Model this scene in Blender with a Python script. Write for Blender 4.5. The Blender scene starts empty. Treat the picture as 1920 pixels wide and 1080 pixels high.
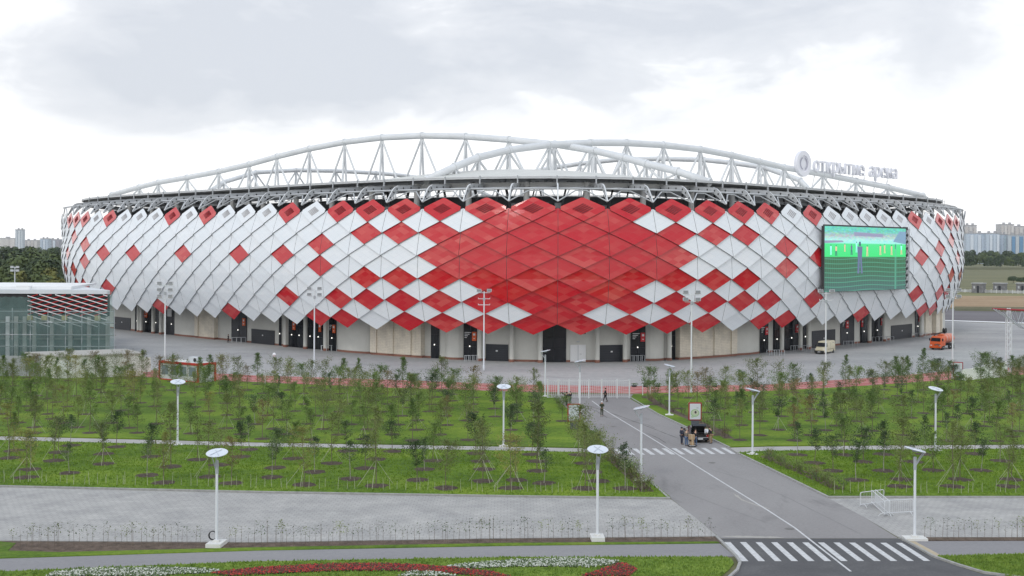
import bpy, bmesh, math, random
import numpy as np
from mathutils import Vector, Matrix
random.seed(7)
SC = bpy.context.scene
COL = SC.collection
PI = math.pi
# ------------------------------------------------------------------ camera
F, HY, TL = 2251.611, 471.25, 4.236          # focal length and horizon in photograph pixels
S = 0.933                                    # overall scale (pedestrians 1.8 m)
H = 21.0 * S                                 # camera height
ROLL = math.atan(TL / 850)
cd = bpy.data.cameras.new('camera')
cam = bpy.data.objects.new('camera', cd); COL.objects.link(cam)
cd.sensor_width = 36; cd.lens = 36 * F / 1920
cd.shift_y = -(540 - HY) / 1920
cd.clip_start = 1; cd.clip_end = 9000
cam.matrix_world = Matrix.Translation((0, 0, H)) @ Matrix.Rotation(PI/2, 4, 'X') @ Matrix.Rotation(ROLL, 4, 'Z')
SC.camera = cam

def unroll(px, py):
    dx = px - 960; dy = py - HY
    return dx*math.cos(ROLL) + dy*math.sin(ROLL), -dx*math.sin(ROLL) + dy*math.cos(ROLL)
def at(px, py, z=0.0):
    """ground point (height z) under a photograph pixel"""
    dx, dy = unroll(px, py)
    Y = F*(H - z)/dy
    return Vector((dx*Y/F, Y, z))
def atY(px, py, Y):
    dx, dy = unroll(px, py)
    return Vector((dx*Y/F, Y, H - dy*Y/F))
# ------------------------------------------------------------------ world
SUN_EL, SUN_AZ = math.radians(48), math.radians(215)
w = bpy.data.worlds.new('World'); SC.world = w; w.use_nodes = True
nt = w.node_tree; nt.nodes.clear()
def N(nt, t, **k):
    n = nt.nodes.new(t)
    for a, b in k.items():
        if a == 'ins':
            for i, v in b.items(): n.inputs[i].default_value = v
        else: setattr(n, a, b)
    return n
out = N(nt, 'ShaderNodeOutputWorld'); bg = N(nt, 'ShaderNodeBackground')
sky = N(nt, 'ShaderNodeTexSky', sky_type='NISHITA', sun_disc=False)
sky.sun_elevation = SUN_EL; sky.sun_rotation = SUN_AZ; sky.air_density = 1; sky.dust_density = 3
tc = N(nt, 'ShaderNodeTexCoord')
sep = N(nt, 'ShaderNodeSeparateXYZ'); nt.links.new(tc.outputs['Generated'], sep.inputs[0])
def M(nt, op, a, b=None, c=None, clamp=False):
    n = nt.nodes.new('ShaderNodeMath'); n.operation = op; n.use_clamp = clamp
    for i, v in enumerate((a, b, c)):
        if v is None: continue
        if isinstance(v, (int, float)): n.inputs[i].default_value = v
        else: nt.links.new(v, n.inputs[i])
    return n.outputs[0]
mp = N(nt, 'ShaderNodeMapping'); mp.inputs['Scale'].default_value = (2.6, 2.6, 6.5)
nt.links.new(tc.outputs['Generated'], mp.inputs[0])
nz = N(nt, 'ShaderNodeTexNoise', ins={'Scale': 2.2, 'Detail': 7, 'Roughness': .55, 'Distortion': .5})
nt.links.new(mp.outputs[0], nz.inputs['Vector'])
nz2 = N(nt, 'ShaderNodeTexNoise', ins={'Scale': 6.5, 'Detail': 8, 'Roughness': .6, 'Distortion': .6})
nt.links.new(mp.outputs[0], nz2.inputs['Vector'])
X, Y_, Z_ = sep.outputs
def blob(cx, cz, rx, rz, amp):
    a = M(nt, 'POWER', M(nt, 'DIVIDE', M(nt, 'SUBTRACT', X, cx), rx), 2)
    b = M(nt, 'POWER', M(nt, 'DIVIDE', M(nt, 'SUBTRACT', Z_, cz), rz), 2)
    d = M(nt, 'SQRT', M(nt, 'ADD', a, b))
    return M(nt, 'MULTIPLY', M(nt, 'SUBTRACT', 1, d, clamp=True), amp)
bl = M(nt, 'ADD', blob(-.25, .150, .20, .075, 1.25), blob(.08, .20, .42, .125, 1.1))
bl = M(nt, 'ADD', bl, blob(-.10, .135, .14, .045, .6))
bl = M(nt, 'ADD', bl, blob(.33, .24, .25, .06, .6))
nn = M(nt, 'ADD', M(nt, 'MULTIPLY', M(nt, 'SUBTRACT', nz.outputs[0], .5), 2.4), M(nt, 'MULTIPLY', M(nt, 'SUBTRACT', nz2.outputs[0], .5), .9))
cl = M(nt, 'MULTIPLY', M(nt, 'ADD', M(nt, 'MULTIPLY', bl, 1.0), M(nt, 'MULTIPLY', nn, M(nt, 'ADD', M(nt,'MULTIPLY',bl,1.25), .12))), 1.0)
ramp = N(nt, 'ShaderNodeValToRGB')
e = ramp.color_ramp.elements
e[0].position = .02; e[0].color = (1.20, 1.20, 1.20, 1)
e[1].position = 1.0; e[1].color = (.69, .72, .775, 1)
m_ = ramp.color_ramp.elements.new(.45); m_.color = (.82, .84, .88, 1)
nt.links.new(cl, ramp.inputs[0])
# bright overcast base; mix a little clear-sky light in
mixs = N(nt, 'ShaderNodeMixRGB'); mixs.inputs[0].default_value = .10
skm = N(nt, 'ShaderNodeMixRGB', blend_type='MULTIPLY'); skm.inputs[0].default_value = 1; skm.inputs[2].default_value = (.12, .12, .12, 1)
nt.links.new(sky.outputs[0], skm.inputs[1])
nt.links.new(ramp.outputs[0], mixs.inputs[1]); nt.links.new(skm.outputs[0], mixs.inputs[2])
zen = M(nt, 'MULTIPLY', M(nt, 'SUBTRACT', Z_, .32), 2.2, clamp=True)  # unseen zenith darkened and blued to shape the panel reflections
mz = N(nt, 'ShaderNodeMixRGB', blend_type='MULTIPLY'); nt.links.new(zen, mz.inputs[0]); nt.links.new(mixs.outputs[0], mz.inputs[1]); mz.inputs[2].default_value = (.55, .63, .74, 1)
nt.links.new(mz.outputs[0], bg.inputs[0]); bg.inputs[1].default_value = 1.0
nt.links.new(bg.outputs[0], out.inputs[0])
sd = bpy.data.lights.new('sun', 'SUN'); sd.energy = 0.75; sd.angle = math.radians(14); sd.color = (1, .96, .9)
sun = bpy.data.objects.new('sun', sd); COL.objects.link(sun)
# light comes from behind the camera, to its left
sun.rotation_euler = (PI/2 - SUN_EL, 0, math.radians(-28))
SC.view_settings.view_transform = 'Standard'; SC.view_settings.look = 'None'
SC.view_settings.exposure = 0.16; SC.view_settings.gamma = 1
SC.cycles.max_bounces = 6; SC.cycles.transparent_max_bounces = 12
SC.cycles.use_denoising = True

# ------------------------------------------------------------------ materials
MATS = {}
def mat(name, col, rough=.6, var=.0, scale=1.0, bump=0.0, spec=.5, metal=0., col2=None, detail=6, coords='Object', stretch=None, emit=None, emit_s=1.0):
    if name in MATS: return MATS[name]
    m = bpy.data.materials.new(name); m.use_nodes = True; nt = m.node_tree
    b = nt.nodes['Principled BSDF']
    b.inputs['Base Color'].default_value = (*col, 1); b.inputs['Roughness'].default_value = rough
    b.inputs['Specular IOR Level'].default_value = spec; b.inputs['Metallic'].default_value = metal
    if var or col2 or bump:
        t = N(nt, 'ShaderNodeTexCoord'); mp = N(nt, 'ShaderNodeMapping')
        if stretch: mp.inputs['Scale'].default_value = stretch
        nt.links.new(t.outputs[coords], mp.inputs[0])
        nz = N(nt, 'ShaderNodeTexNoise', ins={'Scale': scale, 'Detail': detail, 'Roughness': .62})
        nt.links.new(mp.outputs[0], nz.inputs['Vector'])
        if var or col2:
            r = N(nt, 'ShaderNodeValToRGB'); r.color_ramp.elements[0].position = .3; r.color_ramp.elements[1].position = .7
            c2 = col2 or tuple(min(1, c*(1+var)) for c in col); c1 = col if col2 else tuple(c*(1-var) for c in col)
            r.color_ramp.elements[0].color = (*c1, 1); r.color_ramp.elements[1].color = (*c2, 1)
            nt.links.new(nz.outputs[0], r.inputs[0]); nt.links.new(r.outputs[0], b.inputs['Base Color'])
        if bump:
            bp = N(nt, 'ShaderNodeBump', ins={'Strength': bump, 'Distance': .05})
            nt.links.new(nz.outputs[0], bp.inputs['Height']); nt.links.new(bp.outputs[0], b.inputs['Normal'])
    if emit:
        b.inputs['Emission Color'].default_value = (*emit, 1); b.inputs['Emission Strength'].default_value = emit_s
    MATS[name] = m
    return m

def panel_mat(name, c1, c2, line, rough, spread, coat=0.0):
    """cladding panel: 4 x 4 sheet-metal tiles with joints; each tile its own slight tint"""
    m = bpy.data.materials.new(name); m.use_nodes = True; nt = m.node_tree
    b = nt.nodes['Principled BSDF']; b.inputs['Roughness'].default_value = rough
    b.inputs['Specular IOR Level'].default_value = .06 if coat > .5 else .2
    b.inputs['Coat Weight'].default_value = coat; b.inputs['Coat Roughness'].default_value = .07
    uv = N(nt, 'ShaderNodeUVMap'); uv.uv_map = 'UVMap'
    sc = N(nt, 'ShaderNodeVectorMath', operation='SCALE'); sc.inputs['Scale'].default_value = 4
    nt.links.new(uv.outputs[0], sc.inputs[0])
    fl = N(nt, 'ShaderNodeVectorMath', operation='FLOOR'); nt.links.new(sc.outputs[0], fl.inputs[0])
    fr = N(nt, 'ShaderNodeVectorMath', operation='FRACTION'); nt.links.new(sc.outputs[0], fr.inputs[0])
    wn = N(nt, 'ShaderNodeTexWhiteNoise', noise_dimensions='2D'); nt.links.new(fl.outputs[0], wn.inputs['Vector'])
    # per panel value
    pf = N(nt, 'ShaderNodeVectorMath', operation='FLOOR'); nt.links.new(uv.outputs[0], pf.inputs[0])
    pn = N(nt, 'ShaderNodeTexWhiteNoise', noise_dimensions='2D'); nt.links.new(pf.outputs[0], pn.inputs['Vector'])
    # broad patches of paler tint
    big = N(nt, 'ShaderNodeTexNoise', ins={'Scale': .55, 'Detail': 3, 'Roughness': .6}); nt.links.new(uv.outputs[0], big.inputs['Vector'])
    v = M(nt, 'ADD', M(nt, 'MULTIPLY', wn.outputs[0], .45), M(nt, 'ADD', M(nt, 'MULTIPLY', pn.outputs[0], .35), M(nt, 'MULTIPLY', big.outputs[0], .35)))
    v = M(nt, 'MULTIPLY', M(nt, 'POWER', v, 3.2 if coat > .5 else 1.8), spread, clamp=True)
    mx = N(nt, 'ShaderNodeMixRGB'); mx.inputs[1].default_value = (*c1, 1); mx.inputs[2].default_value = (*c2, 1)
    nt.links.new(v, mx.inputs[0])
    s2 = N(nt, 'ShaderNodeSeparateXYZ'); nt.links.new(fr.outputs[0], s2.inputs[0])
    def edge(o):
        return M(nt, 'LESS_THAN', M(nt, 'MINIMUM', o, M(nt, 'SUBTRACT', 1, o)), .03)
    ed = M(nt, 'MAXIMUM', edge(s2.outputs[0]), edge(s2.outputs[1]))
    mx2 = N(nt, 'ShaderNodeMixRGB'); mx2.inputs[2].default_value = (*line, 1)
    nt.links.new(M(nt, 'MULTIPLY', ed, .35), mx2.inputs[0]); nt.links.new(mx.outputs[0], mx2.inputs[1])
    nt.links.new(mx2.outputs[0], b.inputs['Base Color'])
    rr = M(nt, 'ADD', rough-.08, M(nt, 'MULTIPLY', wn.outputs[0], .2)); nt.links.new(rr, b.inputs['Roughness'])
    # each tile sits a hair out of plane
    wn2 = N(nt, 'ShaderNodeTexWhiteNoise', noise_dimensions='2D'); nt.links.new(fl.outputs[0], wn2.inputs['Vector'])
    geo = N(nt, 'ShaderNodeNewGeometry')
    sb = N(nt, 'ShaderNodeVectorMath', operation='SUBTRACT'); nt.links.new(wn2.outputs['Color'], sb.inputs[0]); sb.inputs[1].default_value = (.5, .5, .5)
    s3 = N(nt, 'ShaderNodeVectorMath', operation='SCALE'); nt.links.new(sb.outputs[0], s3.inputs[0]); s3.inputs['Scale'].default_value = .035
    ad = N(nt, 'ShaderNodeVectorMath', operation='ADD'); nt.links.new(geo.outputs['Normal'], ad.inputs[0]); nt.links.new(s3.outputs[0], ad.inputs[1])
    no = N(nt, 'ShaderNodeVectorMath', operation='NORMALIZE'); nt.links.new(ad.outputs[0], no.inputs[0])
    nt.links.new(no.outputs[0], b.inputs['Normal']); nt.links.new(no.outputs[0], b.inputs['Coat Normal'])
    MATS[name] = m; return m
M_RED = panel_mat('red cladding', (.52, .002, .013), (.64, .13, .11), (.52, .05, .05), .5, .95, .9)
M_WHT = panel_mat('white cladding', (.75, .795, .84), (.83, .85, .875), (.62, .66, .70), .45, .8, .1)
M_SHELL = mat('dark backing shell', (.035, .035, .038), .8)
M_STEELW = mat('white painted steel', (.66, .68, .70), .4, var=.06, scale=.3)
M_STEELG = mat('galvanised steel', (.47, .49, .51), .5, var=.12, scale=.8)
M_BRK = mat('bracket grey steel', (.50, .515, .53), .5, var=.1, scale=1.2)
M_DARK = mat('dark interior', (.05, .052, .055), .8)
M_GLASS = mat('dark glass', (.014, .016, .02), .18, spec=.4)
M_GATE = mat('anthracite gate', (.022, .025, .033), .5)
M_WALL = mat('grey render wall', (.62, .62, .58), .8, var=.05, scale=.5)
M_BLACK = mat('black', (.01, .01, .01), .6)
M_RUBBER = mat('tyre rubber', (.015, .015, .016), .8)
M_ORANGE = mat('orange sign', (.75, .12, .02), .5)
M_REDSIGN = mat('red sign', (.6, .02, .03), .5)
M_WPAINT = mat('white paint', (.78, .79, .80), .45)
M_ROOFM = mat('pale roof membrane', (.60, .60, .57), .7, var=.06, scale=.4)
M_CONC = mat('concrete', (.36, .36, .35), .85, var=.12, scale=1.5)
M_CURB = mat('kerb stone', (.33, .33, .32), .85, var=.2, scale=3)
M_PLINTH = mat('brown brick plinth', (.26, .12, .085), .8, var=.12, scale=3)
M_BARK = mat('sapling bark', (.16, .13, .10), .9, var=.2, scale=9)
M_BARKW = mat('whitewashed trunk', (.30, .29, .25), .9, var=.25, scale=6)
M_STAKE = mat('guy rope', (.42, .43, .32), .9)

def brick_like(name, c1, c2, w=.4, h=.2, mortar=(.3,.27,.23), ms=.02, coords='UV', rough=.8):
    m = bpy.data.materials.new(name); m.use_nodes = True; nt = m.node_tree
    b = nt.nodes['Principled BSDF']; b.inputs['Roughness'].default_value = rough
    t = N(nt, 'ShaderNodeTexCoord')
    br = N(nt, 'ShaderNodeTexBrick'); br.inputs['Scale'].default_value = 1
    br.inputs['Brick Width'].default_value = w; br.inputs['Row Height'].default_value = h
    br.inputs['Mortar Size'].default_value = ms
    br.inputs['Color1'].default_value = (*c1, 1); br.inputs['Color2'].default_value = (*c2, 1); br.inputs['Mortar'].default_value = (*mortar, 1)
    nt.links.new(t.outputs[coords], br.inputs['Vector'])
    nz = N(nt, 'ShaderNodeTexNoise', ins={'Scale': .35, 'Detail': 7, 'Roughness': .65}); nt.links.new(t.outputs[coords], nz.inputs['Vector'])
    mx = N(nt, 'ShaderNodeMixRGB', blend_type='MULTIPLY'); mx.inputs[0].default_value = 1
    r = N(nt, 'ShaderNodeValToRGB'); r.color_ramp.elements[0].position=.3; r.color_ramp.elements[1].position=.7
    r.color_ramp.elements[0].color = (.78, .78, .79, 1); r.color_ramp.elements[1].color = (1.14, 1.13, 1.11, 1)
    nt.links.new(nz.outputs[0], r.inputs[0]); nt.links.new(br.outputs[0], mx.inputs[1]); nt.links.new(r.outputs[0], mx.inputs[2])
    nt.links.new(mx.outputs[0], b.inputs['Base Color'])
    MATS[name] = m; return m
M_BEIGE = brick_like('beige brick', (.74, .68, .57), (.78, .72, .61), 1.2, .3, (.62, .56, .47), .03)
M_PAVER = brick_like('light grey pavers', (.365, .36, .35), (.41, .405, .395), .5, .5, (.31, .305, .30), .035, 'Object')

# ------------------------------------------------------------------ mesh helpers
class MB:
    def __init__(s): s.v = []; s.f = []; s.mi = []; s.uv = []
    def poly(s, pts, mi=0, uv=None):
        i = len(s.v); s.v += [tuple(p) for p in pts]; s.f.append(tuple(range(i, i+len(pts)))); s.mi.append(mi)
        s.uv.append(uv or [(0, 0)]*len(pts))
    def mesh(s, pts, faces, mi=0):
        i = len(s.v); s.v += [tuple(p) for p in pts]
        for f in faces: s.f.append(tuple(i+j for j in f)); s.mi.append(mi); s.uv.append([(0, 0)]*len(f))
    def box(s, x0, x1, y0, y1, z0, z1, mi=0, M=None):
        p = [Vector((x, y, z)) for z in (z0, z1) for y in (y0, y1) for x in (x0, x1)]
        if M: p = [M @ q for q in p]
        s.mesh(p, [(0,2,3,1),(4,5,7,6),(0,1,5,4),(2,6,7,3),(0,4,6,2),(1,3,7,5)], mi)
    def tube(s, pts, r, n=8, mi=0, cap=True):
        pts = [Vector(p) for p in pts]; rs = r if isinstance(r, (list, tuple)) else [r]*len(pts)
        rings = []; up = None
        for i, p in enumerate(pts):
            t = (pts[min(i+1, len(pts)-1)] - pts[max(i-1, 0)]).normalized()
            if up is None: up = Vector((0, 0, 1)) if abs(t.z) < .9 else Vector((1, 0, 0))
            a = t.cross(up).normalized(); b = a.cross(t).normalized(); up = b
            rings.append([p + (a*math.cos(2*PI*k/n) + b*math.sin(2*PI*k/n))*rs[i] for k in range(n)])
        base = [q for R in rings for q in R]; fc = []
        for i in range(len(pts)-1):
            for k in range(n):
                k2 = (k+1) % n; fc.append((i*n+k, (i+1)*n+k, (i+1)*n+k2, i*n+k2))
        if cap: fc.append(tuple(range(n))); fc.append(tuple(reversed(range((len(pts)-1)*n, len(pts)*n))))
        s.mesh(base, fc, mi)
    def lathe(s, prof, n=16, mi=0, c=(0,0,0), M=None):
        pts = []
        for r, z in prof:
            for k in range(n): 
                q = Vector((c[0]+r*math.cos(2*PI*k/n), c[1]+r*math.sin(2*PI*k/n), c[2]+z))
                pts.append(M @ q if M else q)
        fc = []
        for i in range(len(prof)-1):
            for k in range(n):
                k2 = (k+1) % n; fc.append((i*n+k, i*n+k2, (i+1)*n+k2, (i+1)*n+k))
        fc.append(tuple(reversed(range(n)))); fc.append(tuple(range((len(prof)-1)*n, len(prof)*n)))
        s.mesh(pts, fc, mi)
    def prism(s, outline, y0, y1, mi=0, M=None):
        """outline in x,z extruded along y"""
        n = len(outline)
        p = [Vector((x, y0, z)) for x, z in outline] + [Vector((x, y1, z)) for x, z in outline]
        if M: p = [M @ q for q in p]
        fc = [tuple(range(n)), tuple(reversed(range(n, 2*n)))] + [(i, i+n, (i+1)%n+n, (i+1)%n) for i in range(n)]
        s.mesh(p, fc, mi)
    def build(s, name, mats, parent=None, smooth=False, loc=None, recalc=False, bevel=0):
        me = bpy.data.meshes.new(name)
        me.from_pydata(s.v, [], s.f)
        for m in (mats if isinstance(mats, (list, tuple)) else [mats]): me.materials.append(m)
        me.polygons.foreach_set('material_index', s.mi)
        uvl = me.uv_layers.new(name='UVMap')
        uvl.data.foreach_set('uv', [c for f in s.uv for p in f for c in p])
        if recalc:
            bm = bmesh.new(); bm.from_mesh(me); bmesh.ops.recalc_face_normals(bm, faces=bm.faces); bm.to_mesh(me); bm.free()
        if smooth: me.polygons.foreach_set('use_smooth', [True]*len(me.polygons))
        me.update()
        o = bpy.data.objects.new(name, me); COL.objects.link(o)
        if parent: o.parent = parent
        if loc: o.location = loc
        if bevel:
            md = o.modifiers.new('b', 'BEVEL'); md.width = bevel; md.segments = 2; md.limit_method = 'ANGLE'
        return o
def empty(name, loc=(0,0,0), rz=0.):
    o = bpy.data.objects.new(name, None); COL.objects.link(o); o.location = loc; o.rotation_euler = (0, 0, rz)
    o.empty_display_size = .2
    return o
def tag(o, label=None, cat=None, group=None, kind=None):
    if label: o['label'] = label
    if cat: o['category'] = cat
    if group: o['group'] = group
    if kind: o['kind'] = kind
    return o
def copy_tree(o, loc, rz=0., scale=None, label=None, cat=None, group=None):
    c = o.copy(); COL.objects.link(c); c.location = loc; c.rotation_euler = (0, 0, rz)
    if scale: c.scale = scale
    for ch in o.children:
        k = ch.copy(); COL.objects.link(k); k.parent = c
        for g in ch.children:
            q = g.copy(); COL.objects.link(q); q.parent = k
    tag(c, label, cat, group)
    return c
ORD = ['zeroth','first','second','third','fourth','fifth','sixth','seventh','eighth','ninth','tenth','eleventh','twelfth','thirteenth','fourteenth','fifteenth','sixteenth','seventeenth','eighteenth','nineteenth']
TENS = {20:'twent',30:'thirt',40:'fort',50:'fift',60:'sixt',70:'sevent',80:'eight',90:'ninet'}
def ordw(n):
    if n < 20: return ORD[n]
    if n >= 100: return 'hundred and ' + ordw(n-100) if n > 100 else 'hundredth'
    t = n//10*10
    return TENS[t]+'ieth' if n % 10 == 0 else TENS[t]+'y-'+ORD[n % 10]

# ------------------------------------------------------------------ ground
def lerp_px(pts, px, i=1):
    return float(np.interp(px, [p[0] for p in pts], [p[i] for p in pts]))
def flat(name, pxpts, z, m, kind='structure', thick=0.0, dens=None):
    b = MB(); P = [at(x, y) for x, y in pxpts]
    for p in P: p.z = z
    if thick:
        for i in range(len(P)):
            a, c = P[i], P[(i+1) % len(P)]
            b.poly([a, c, (c.x, c.y, z-thick), (a.x, a.y, z-thick)])
    b.poly(P)
    me = b.build(name, m, recalc=True)
    # concave outlines: triangulate
    bm = bmesh.new(); bm.from_mesh(me.data); bmesh.ops.triangulate(bm, faces=[f for f in bm.faces if len(f.verts) > 4], ngon_method='EAR_CLIP')
    for f in bm.faces:
        if abs(f.normal.z) > .5 and f.normal.z < 0: f.normal_flip()
    bm.to_mesh(me.data); bm.free()
    tag(me, kind=kind); return me
def ground_mat(name, cols, scales, rough=.9, bump=.0, stretch=(1,1,1), stain=None):
    """two noise octaves between three tones, optional dark stain streaks"""
    m = bpy.data.materials.new(name); m.use_nodes = True; nt = m.node_tree
    b = nt.nodes['Principled BSDF']; b.inputs['Roughness'].default_value = rough; b.inputs['Specular IOR Level'].default_value = .25
    t = N(nt, 'ShaderNodeTexCoord'); mp = N(nt, 'ShaderNodeMapping'); mp.inputs['Scale'].default_value = stretch
    nt.links.new(t.outputs['Object'], mp.inputs[0])
    a = N(nt, 'ShaderNodeTexNoise', ins={'Scale': scales[0], 'Detail': 8, 'Roughness': .6, 'Distortion': .3}); nt.links.new(mp.outputs[0], a.inputs['Vector'])
    c = N(nt, 'ShaderNodeTexNoise', ins={'Scale': scales[1], 'Detail': 5, 'Roughness': .7}); nt.links.new(t.outputs['Object'], c.inputs['Vector'])
    v = M(nt, 'ADD', M(nt, 'MULTIPLY', a.outputs[0], .6), M(nt, 'MULTIPLY', c.outputs[0], .4))
    r = N(nt, 'ShaderNodeValToRGB'); el = r.color_ramp.elements
    el[0].position = .38; el[0].color = (*cols[0], 1); el[1].position = .62; el[1].color = (*cols[2], 1)
    k = el.new(.5); k.color = (*cols[1], 1)
    nt.links.new(v, r.inputs[0]); col = r.outputs[0]
    if stain:
        s = N(nt, 'ShaderNodeTexNoise', ins={'Scale': stain[0], 'Detail': 9, 'Roughness': .7, 'Distortion': 1.2}); 
        mp2 = N(nt, 'ShaderNodeMapping'); mp2.inputs['Scale'].default_value = stain[2]; nt.links.new(t.outputs['Object'], mp2.inputs[0]); nt.links.new(mp2.outputs[0], s.inputs['Vector'])
        rr = N(nt, 'ShaderNodeValToRGB'); rr.color_ramp.elements[0].position = .56; rr.color_ramp.elements[1].position = .68
        rr.color_ramp.elements[0].color = (0,0,0,1); rr.color_ramp.elements[1].color = (1,1,1,1)
        nt.links.new(s.outputs[0], rr.inputs[0])
        mx = N(nt, 'ShaderNodeMixRGB'); nt.links.new(M(nt, 'MULTIPLY', rr.outputs[0], stain[3]), mx.inputs[0]); nt.links.new(col, mx.inputs[1]); mx.inputs[2].default_value = (*stain[1], 1); col = mx.outputs[0]
    nt.links.new(col, b.inputs['Base Color'])
    if bump:
        bp = N(nt, 'ShaderNodeBump', ins={'Strength': bump, 'Distance': .08}); nt.links.new(c.outputs[0], bp.inputs['Height']); nt.links.new(bp.outputs[0], b.inputs['Normal'])
    MATS[name] = m; return m
G_FIELD = ground_mat('field grass', [(.10, .105, .05), (.145, .145, .07), (.19, .17, .09)], (.03, .4), stretch=(.3, 1, 1))
G_LAWN = ground_mat('lawn grass', [(.052, .105, .008), (.108, .192, .012), (.19, .27, .022)], (.16, 2.4), bump=.6, stretch=(.5, 1, 1), stain=(.35, (.19, .20, .06), (.6, 1, 1), .4))
G_LAWN2 = ground_mat('bright lawn', [(.08, .15, .015), (.14, .22, .025), (.21, .29, .045)], (.3, 5.0), bump=.6)
G_PLAZA = ground_mat('plaza paving', [(.30, .30, .305), (.365, .363, .362), (.44, .435, .425)], (.05, .9), stretch=(.5, 1, 1), stain=(.09, (.21, .21, .22), (.35, 1, 1), .55))
G_ASPH = ground_mat('road asphalt', [(.235, .225, .225), (.27, .26, .258), (.30, .29, .287)], (.12, 4.0), stretch=(1, .4, 1), stain=(.2, (.15, .145, .147), (1, .3, 1), .5))
G_ASPHN = ground_mat('new dark asphalt', [(.085, .085, .09), (.10, .10, .105), (.13, .13, .132)], (.3, 5.0))
G_PATH = ground_mat('path asphalt', [(.22, .215, .225), (.25, .245, .255), (.28, .275, .28)], (.12, 3.0), stretch=(.3, 1, 1))
G_CONCP = ground_mat('concrete path', [(.34, .335, .32), (.40, .39, .375), (.45, .44, .42)], (.3, 3.0))
G_SOIL = ground_mat('bare soil', [(.075, .055, .042), (.12, .088, .068), (.18, .135, .105)], (1.5, 9.0), bump=.8)
G_MULCH = ground_mat('bark mulch', [(.05, .036, .028), (.085, .062, .05), (.13, .10, .078)], (2.5, 12.0), bump=1.0)
G_TAN = ground_mat('dry earth', [(.24, .16, .09), (.32, .22, .13), (.38, .28, .18)], (.05, .5), stretch=(.3, 1, 1))
G_LOT = ground_mat('parking asphalt', [(.125, .115, .125), (.15, .14, .15), (.17, .16, .17)], (.05, .8), stretch=(.3, 1, 1))
def red_paving():
    m = ground_mat('red paving', [(.37, .10, .095), (.42, .14, .13), (.47, .20, .18)], (.4, 3.0))
    nt = m.node_tree; b = nt.nodes['Principled BSDF']; src = b.inputs['Base Color'].links[0].from_socket
    t = N(nt, 'ShaderNodeTexCoord'); mp = N(nt, 'ShaderNodeMapping'); mp.inputs['Rotation'].default_value = (0, 0, PI/4); nt.links.new(t.outputs['Object'], mp.inputs[0])
    br = N(nt, 'ShaderNodeTexBrick', offset=0.0); br.inputs['Scale'].default_value = 1; br.inputs['Brick Width'].default_value = 2.6; br.inputs['Row Height'].default_value = 2.6; br.inputs['Mortar Size'].default_value = .11
    br.inputs['Color1'].default_value = br.inputs['Color2'].default_value = (0,0,0,1); br.inputs['Mortar'].default_value = (1,1,1,1)
    nt.links.new(mp.outputs[0], br.inputs['Vector'])
    mx = N(nt, 'ShaderNodeMixRGB'); mx.inputs[2].default_value = (.50, .42, .40, 1); nt.links.new(M(nt,'MULTIPLY',br.outputs[0],.7), mx.inputs[0]); nt.links.new(src, mx.inputs[1]); nt.links.new(mx.outputs[0], b.inputs['Base Color'])
    return m
G_RED = red_paving()

gb = MB(); gb.poly([(-7000, -300, 0), (7000, -300, 0), (7000, 9000, 0), (-7000, 9000, 0)])
tag(gb.build('ground', G_FIELD), kind='structure')
# distant bands on the right
flat('dry_earth', [(1500, 576), (1800, 577), (1900, 582), (2300, 586), (2300, 556), (1850, 555), (1500, 554)], .05, G_TAN)
flat('parking_lot', [(1500, 604), (1765, 602), (1920, 607), (2400, 618), (2400, 592), (1920, 584), (1840, 581), (1765, 579), (1500, 577)], .03, G_LOT)
flat('plaza', [(-500, 706), (280, 702), (480, 712), (700, 722), (960, 731), (1180, 735), (1300, 733), (1440, 730), (1595, 722), (1780, 708), (1920, 699), (2600, 690), (2500, 618), (1920, 608), (1765, 602), (1300, 590), (900, 586), (300, 588), (-500, 592)], .012, G_PLAZA)
flat('parking_line', [(1765, 601.5), (1920, 606.8), (2400, 616.5), (2400, 614.5), (1920, 605), (1765, 600)], .04, M_WPAINT)
red_top = [(150, 690), (280, 694), (480, 704), (700, 711), (960, 721), (1180, 724.5), (1300, 723.5), (1440, 721), (1595, 711), (1700, 703), (1782, 696), (2100, 676)]
red_bot = [(150, 704), (280, 707), (480, 716.5), (700, 726), (960, 734), (1180, 738), (1300, 737), (1440, 733), (1595, 725), (1700, 719), (1782, 712), (2100, 691)]
flat('red_path', red_top + red_bot[::-1], .02, G_RED)
# upper lawns / lower lawns (raised by the kerb height)
UL_top = [(-260, 707), (0, 706), (200, 708), (280, 709), (480, 717.5), (700, 727), (960, 735.5), (1025, 739), (1042, 747)]
UL_bot = [(1135, 836), (1100, 840.5), (960, 837.5), (480, 829.5), (0, 817.5), (-260, 812)]
upper_left = UL_top + UL_bot
upper_right = [(1182, 748), (1187, 741), (1230, 738), (1440, 734), (1595, 726), (1780, 713), (1920, 703), (2300, 684), (2300, 833), (1920, 833.5), (1600, 835.5), (1440, 837), (1366, 839), (1292, 804), (1232, 776)]
lower_left = [(-260, 820), (0, 826.5), (480, 838.5), (960, 846.5), (1146, 850), (1189, 880), (1222, 905), (1257, 934), (960, 930.5), (480, 922.5), (0, 911), (-260, 905)]
lower_right = [(1382, 850), (1440, 846.5), (1600, 845), (1920, 842.5), (2300, 842), (2300, 931), (1552, 931), (1440, 878)]
LZ = .09
flat('upper_lawn', upper_left, LZ, G_LAWN, thick=.1); flat('upper_lawn', upper_right, LZ, G_LAWN, thick=.1)
flat('lower_lawn', lower_left, LZ, G_LAWN, thick=.1); flat('lower_lawn', lower_right, LZ, G_LAWN, thick=.1)
flat('footpath', [(-260, 813), (0, 818.5), (480, 830.5), (960, 838.5), (1100, 841.5), (1138, 842), (1146, 849.5), (960, 846), (480, 838), (0, 826), (-260, 820)], .03, G_CONCP)
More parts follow.
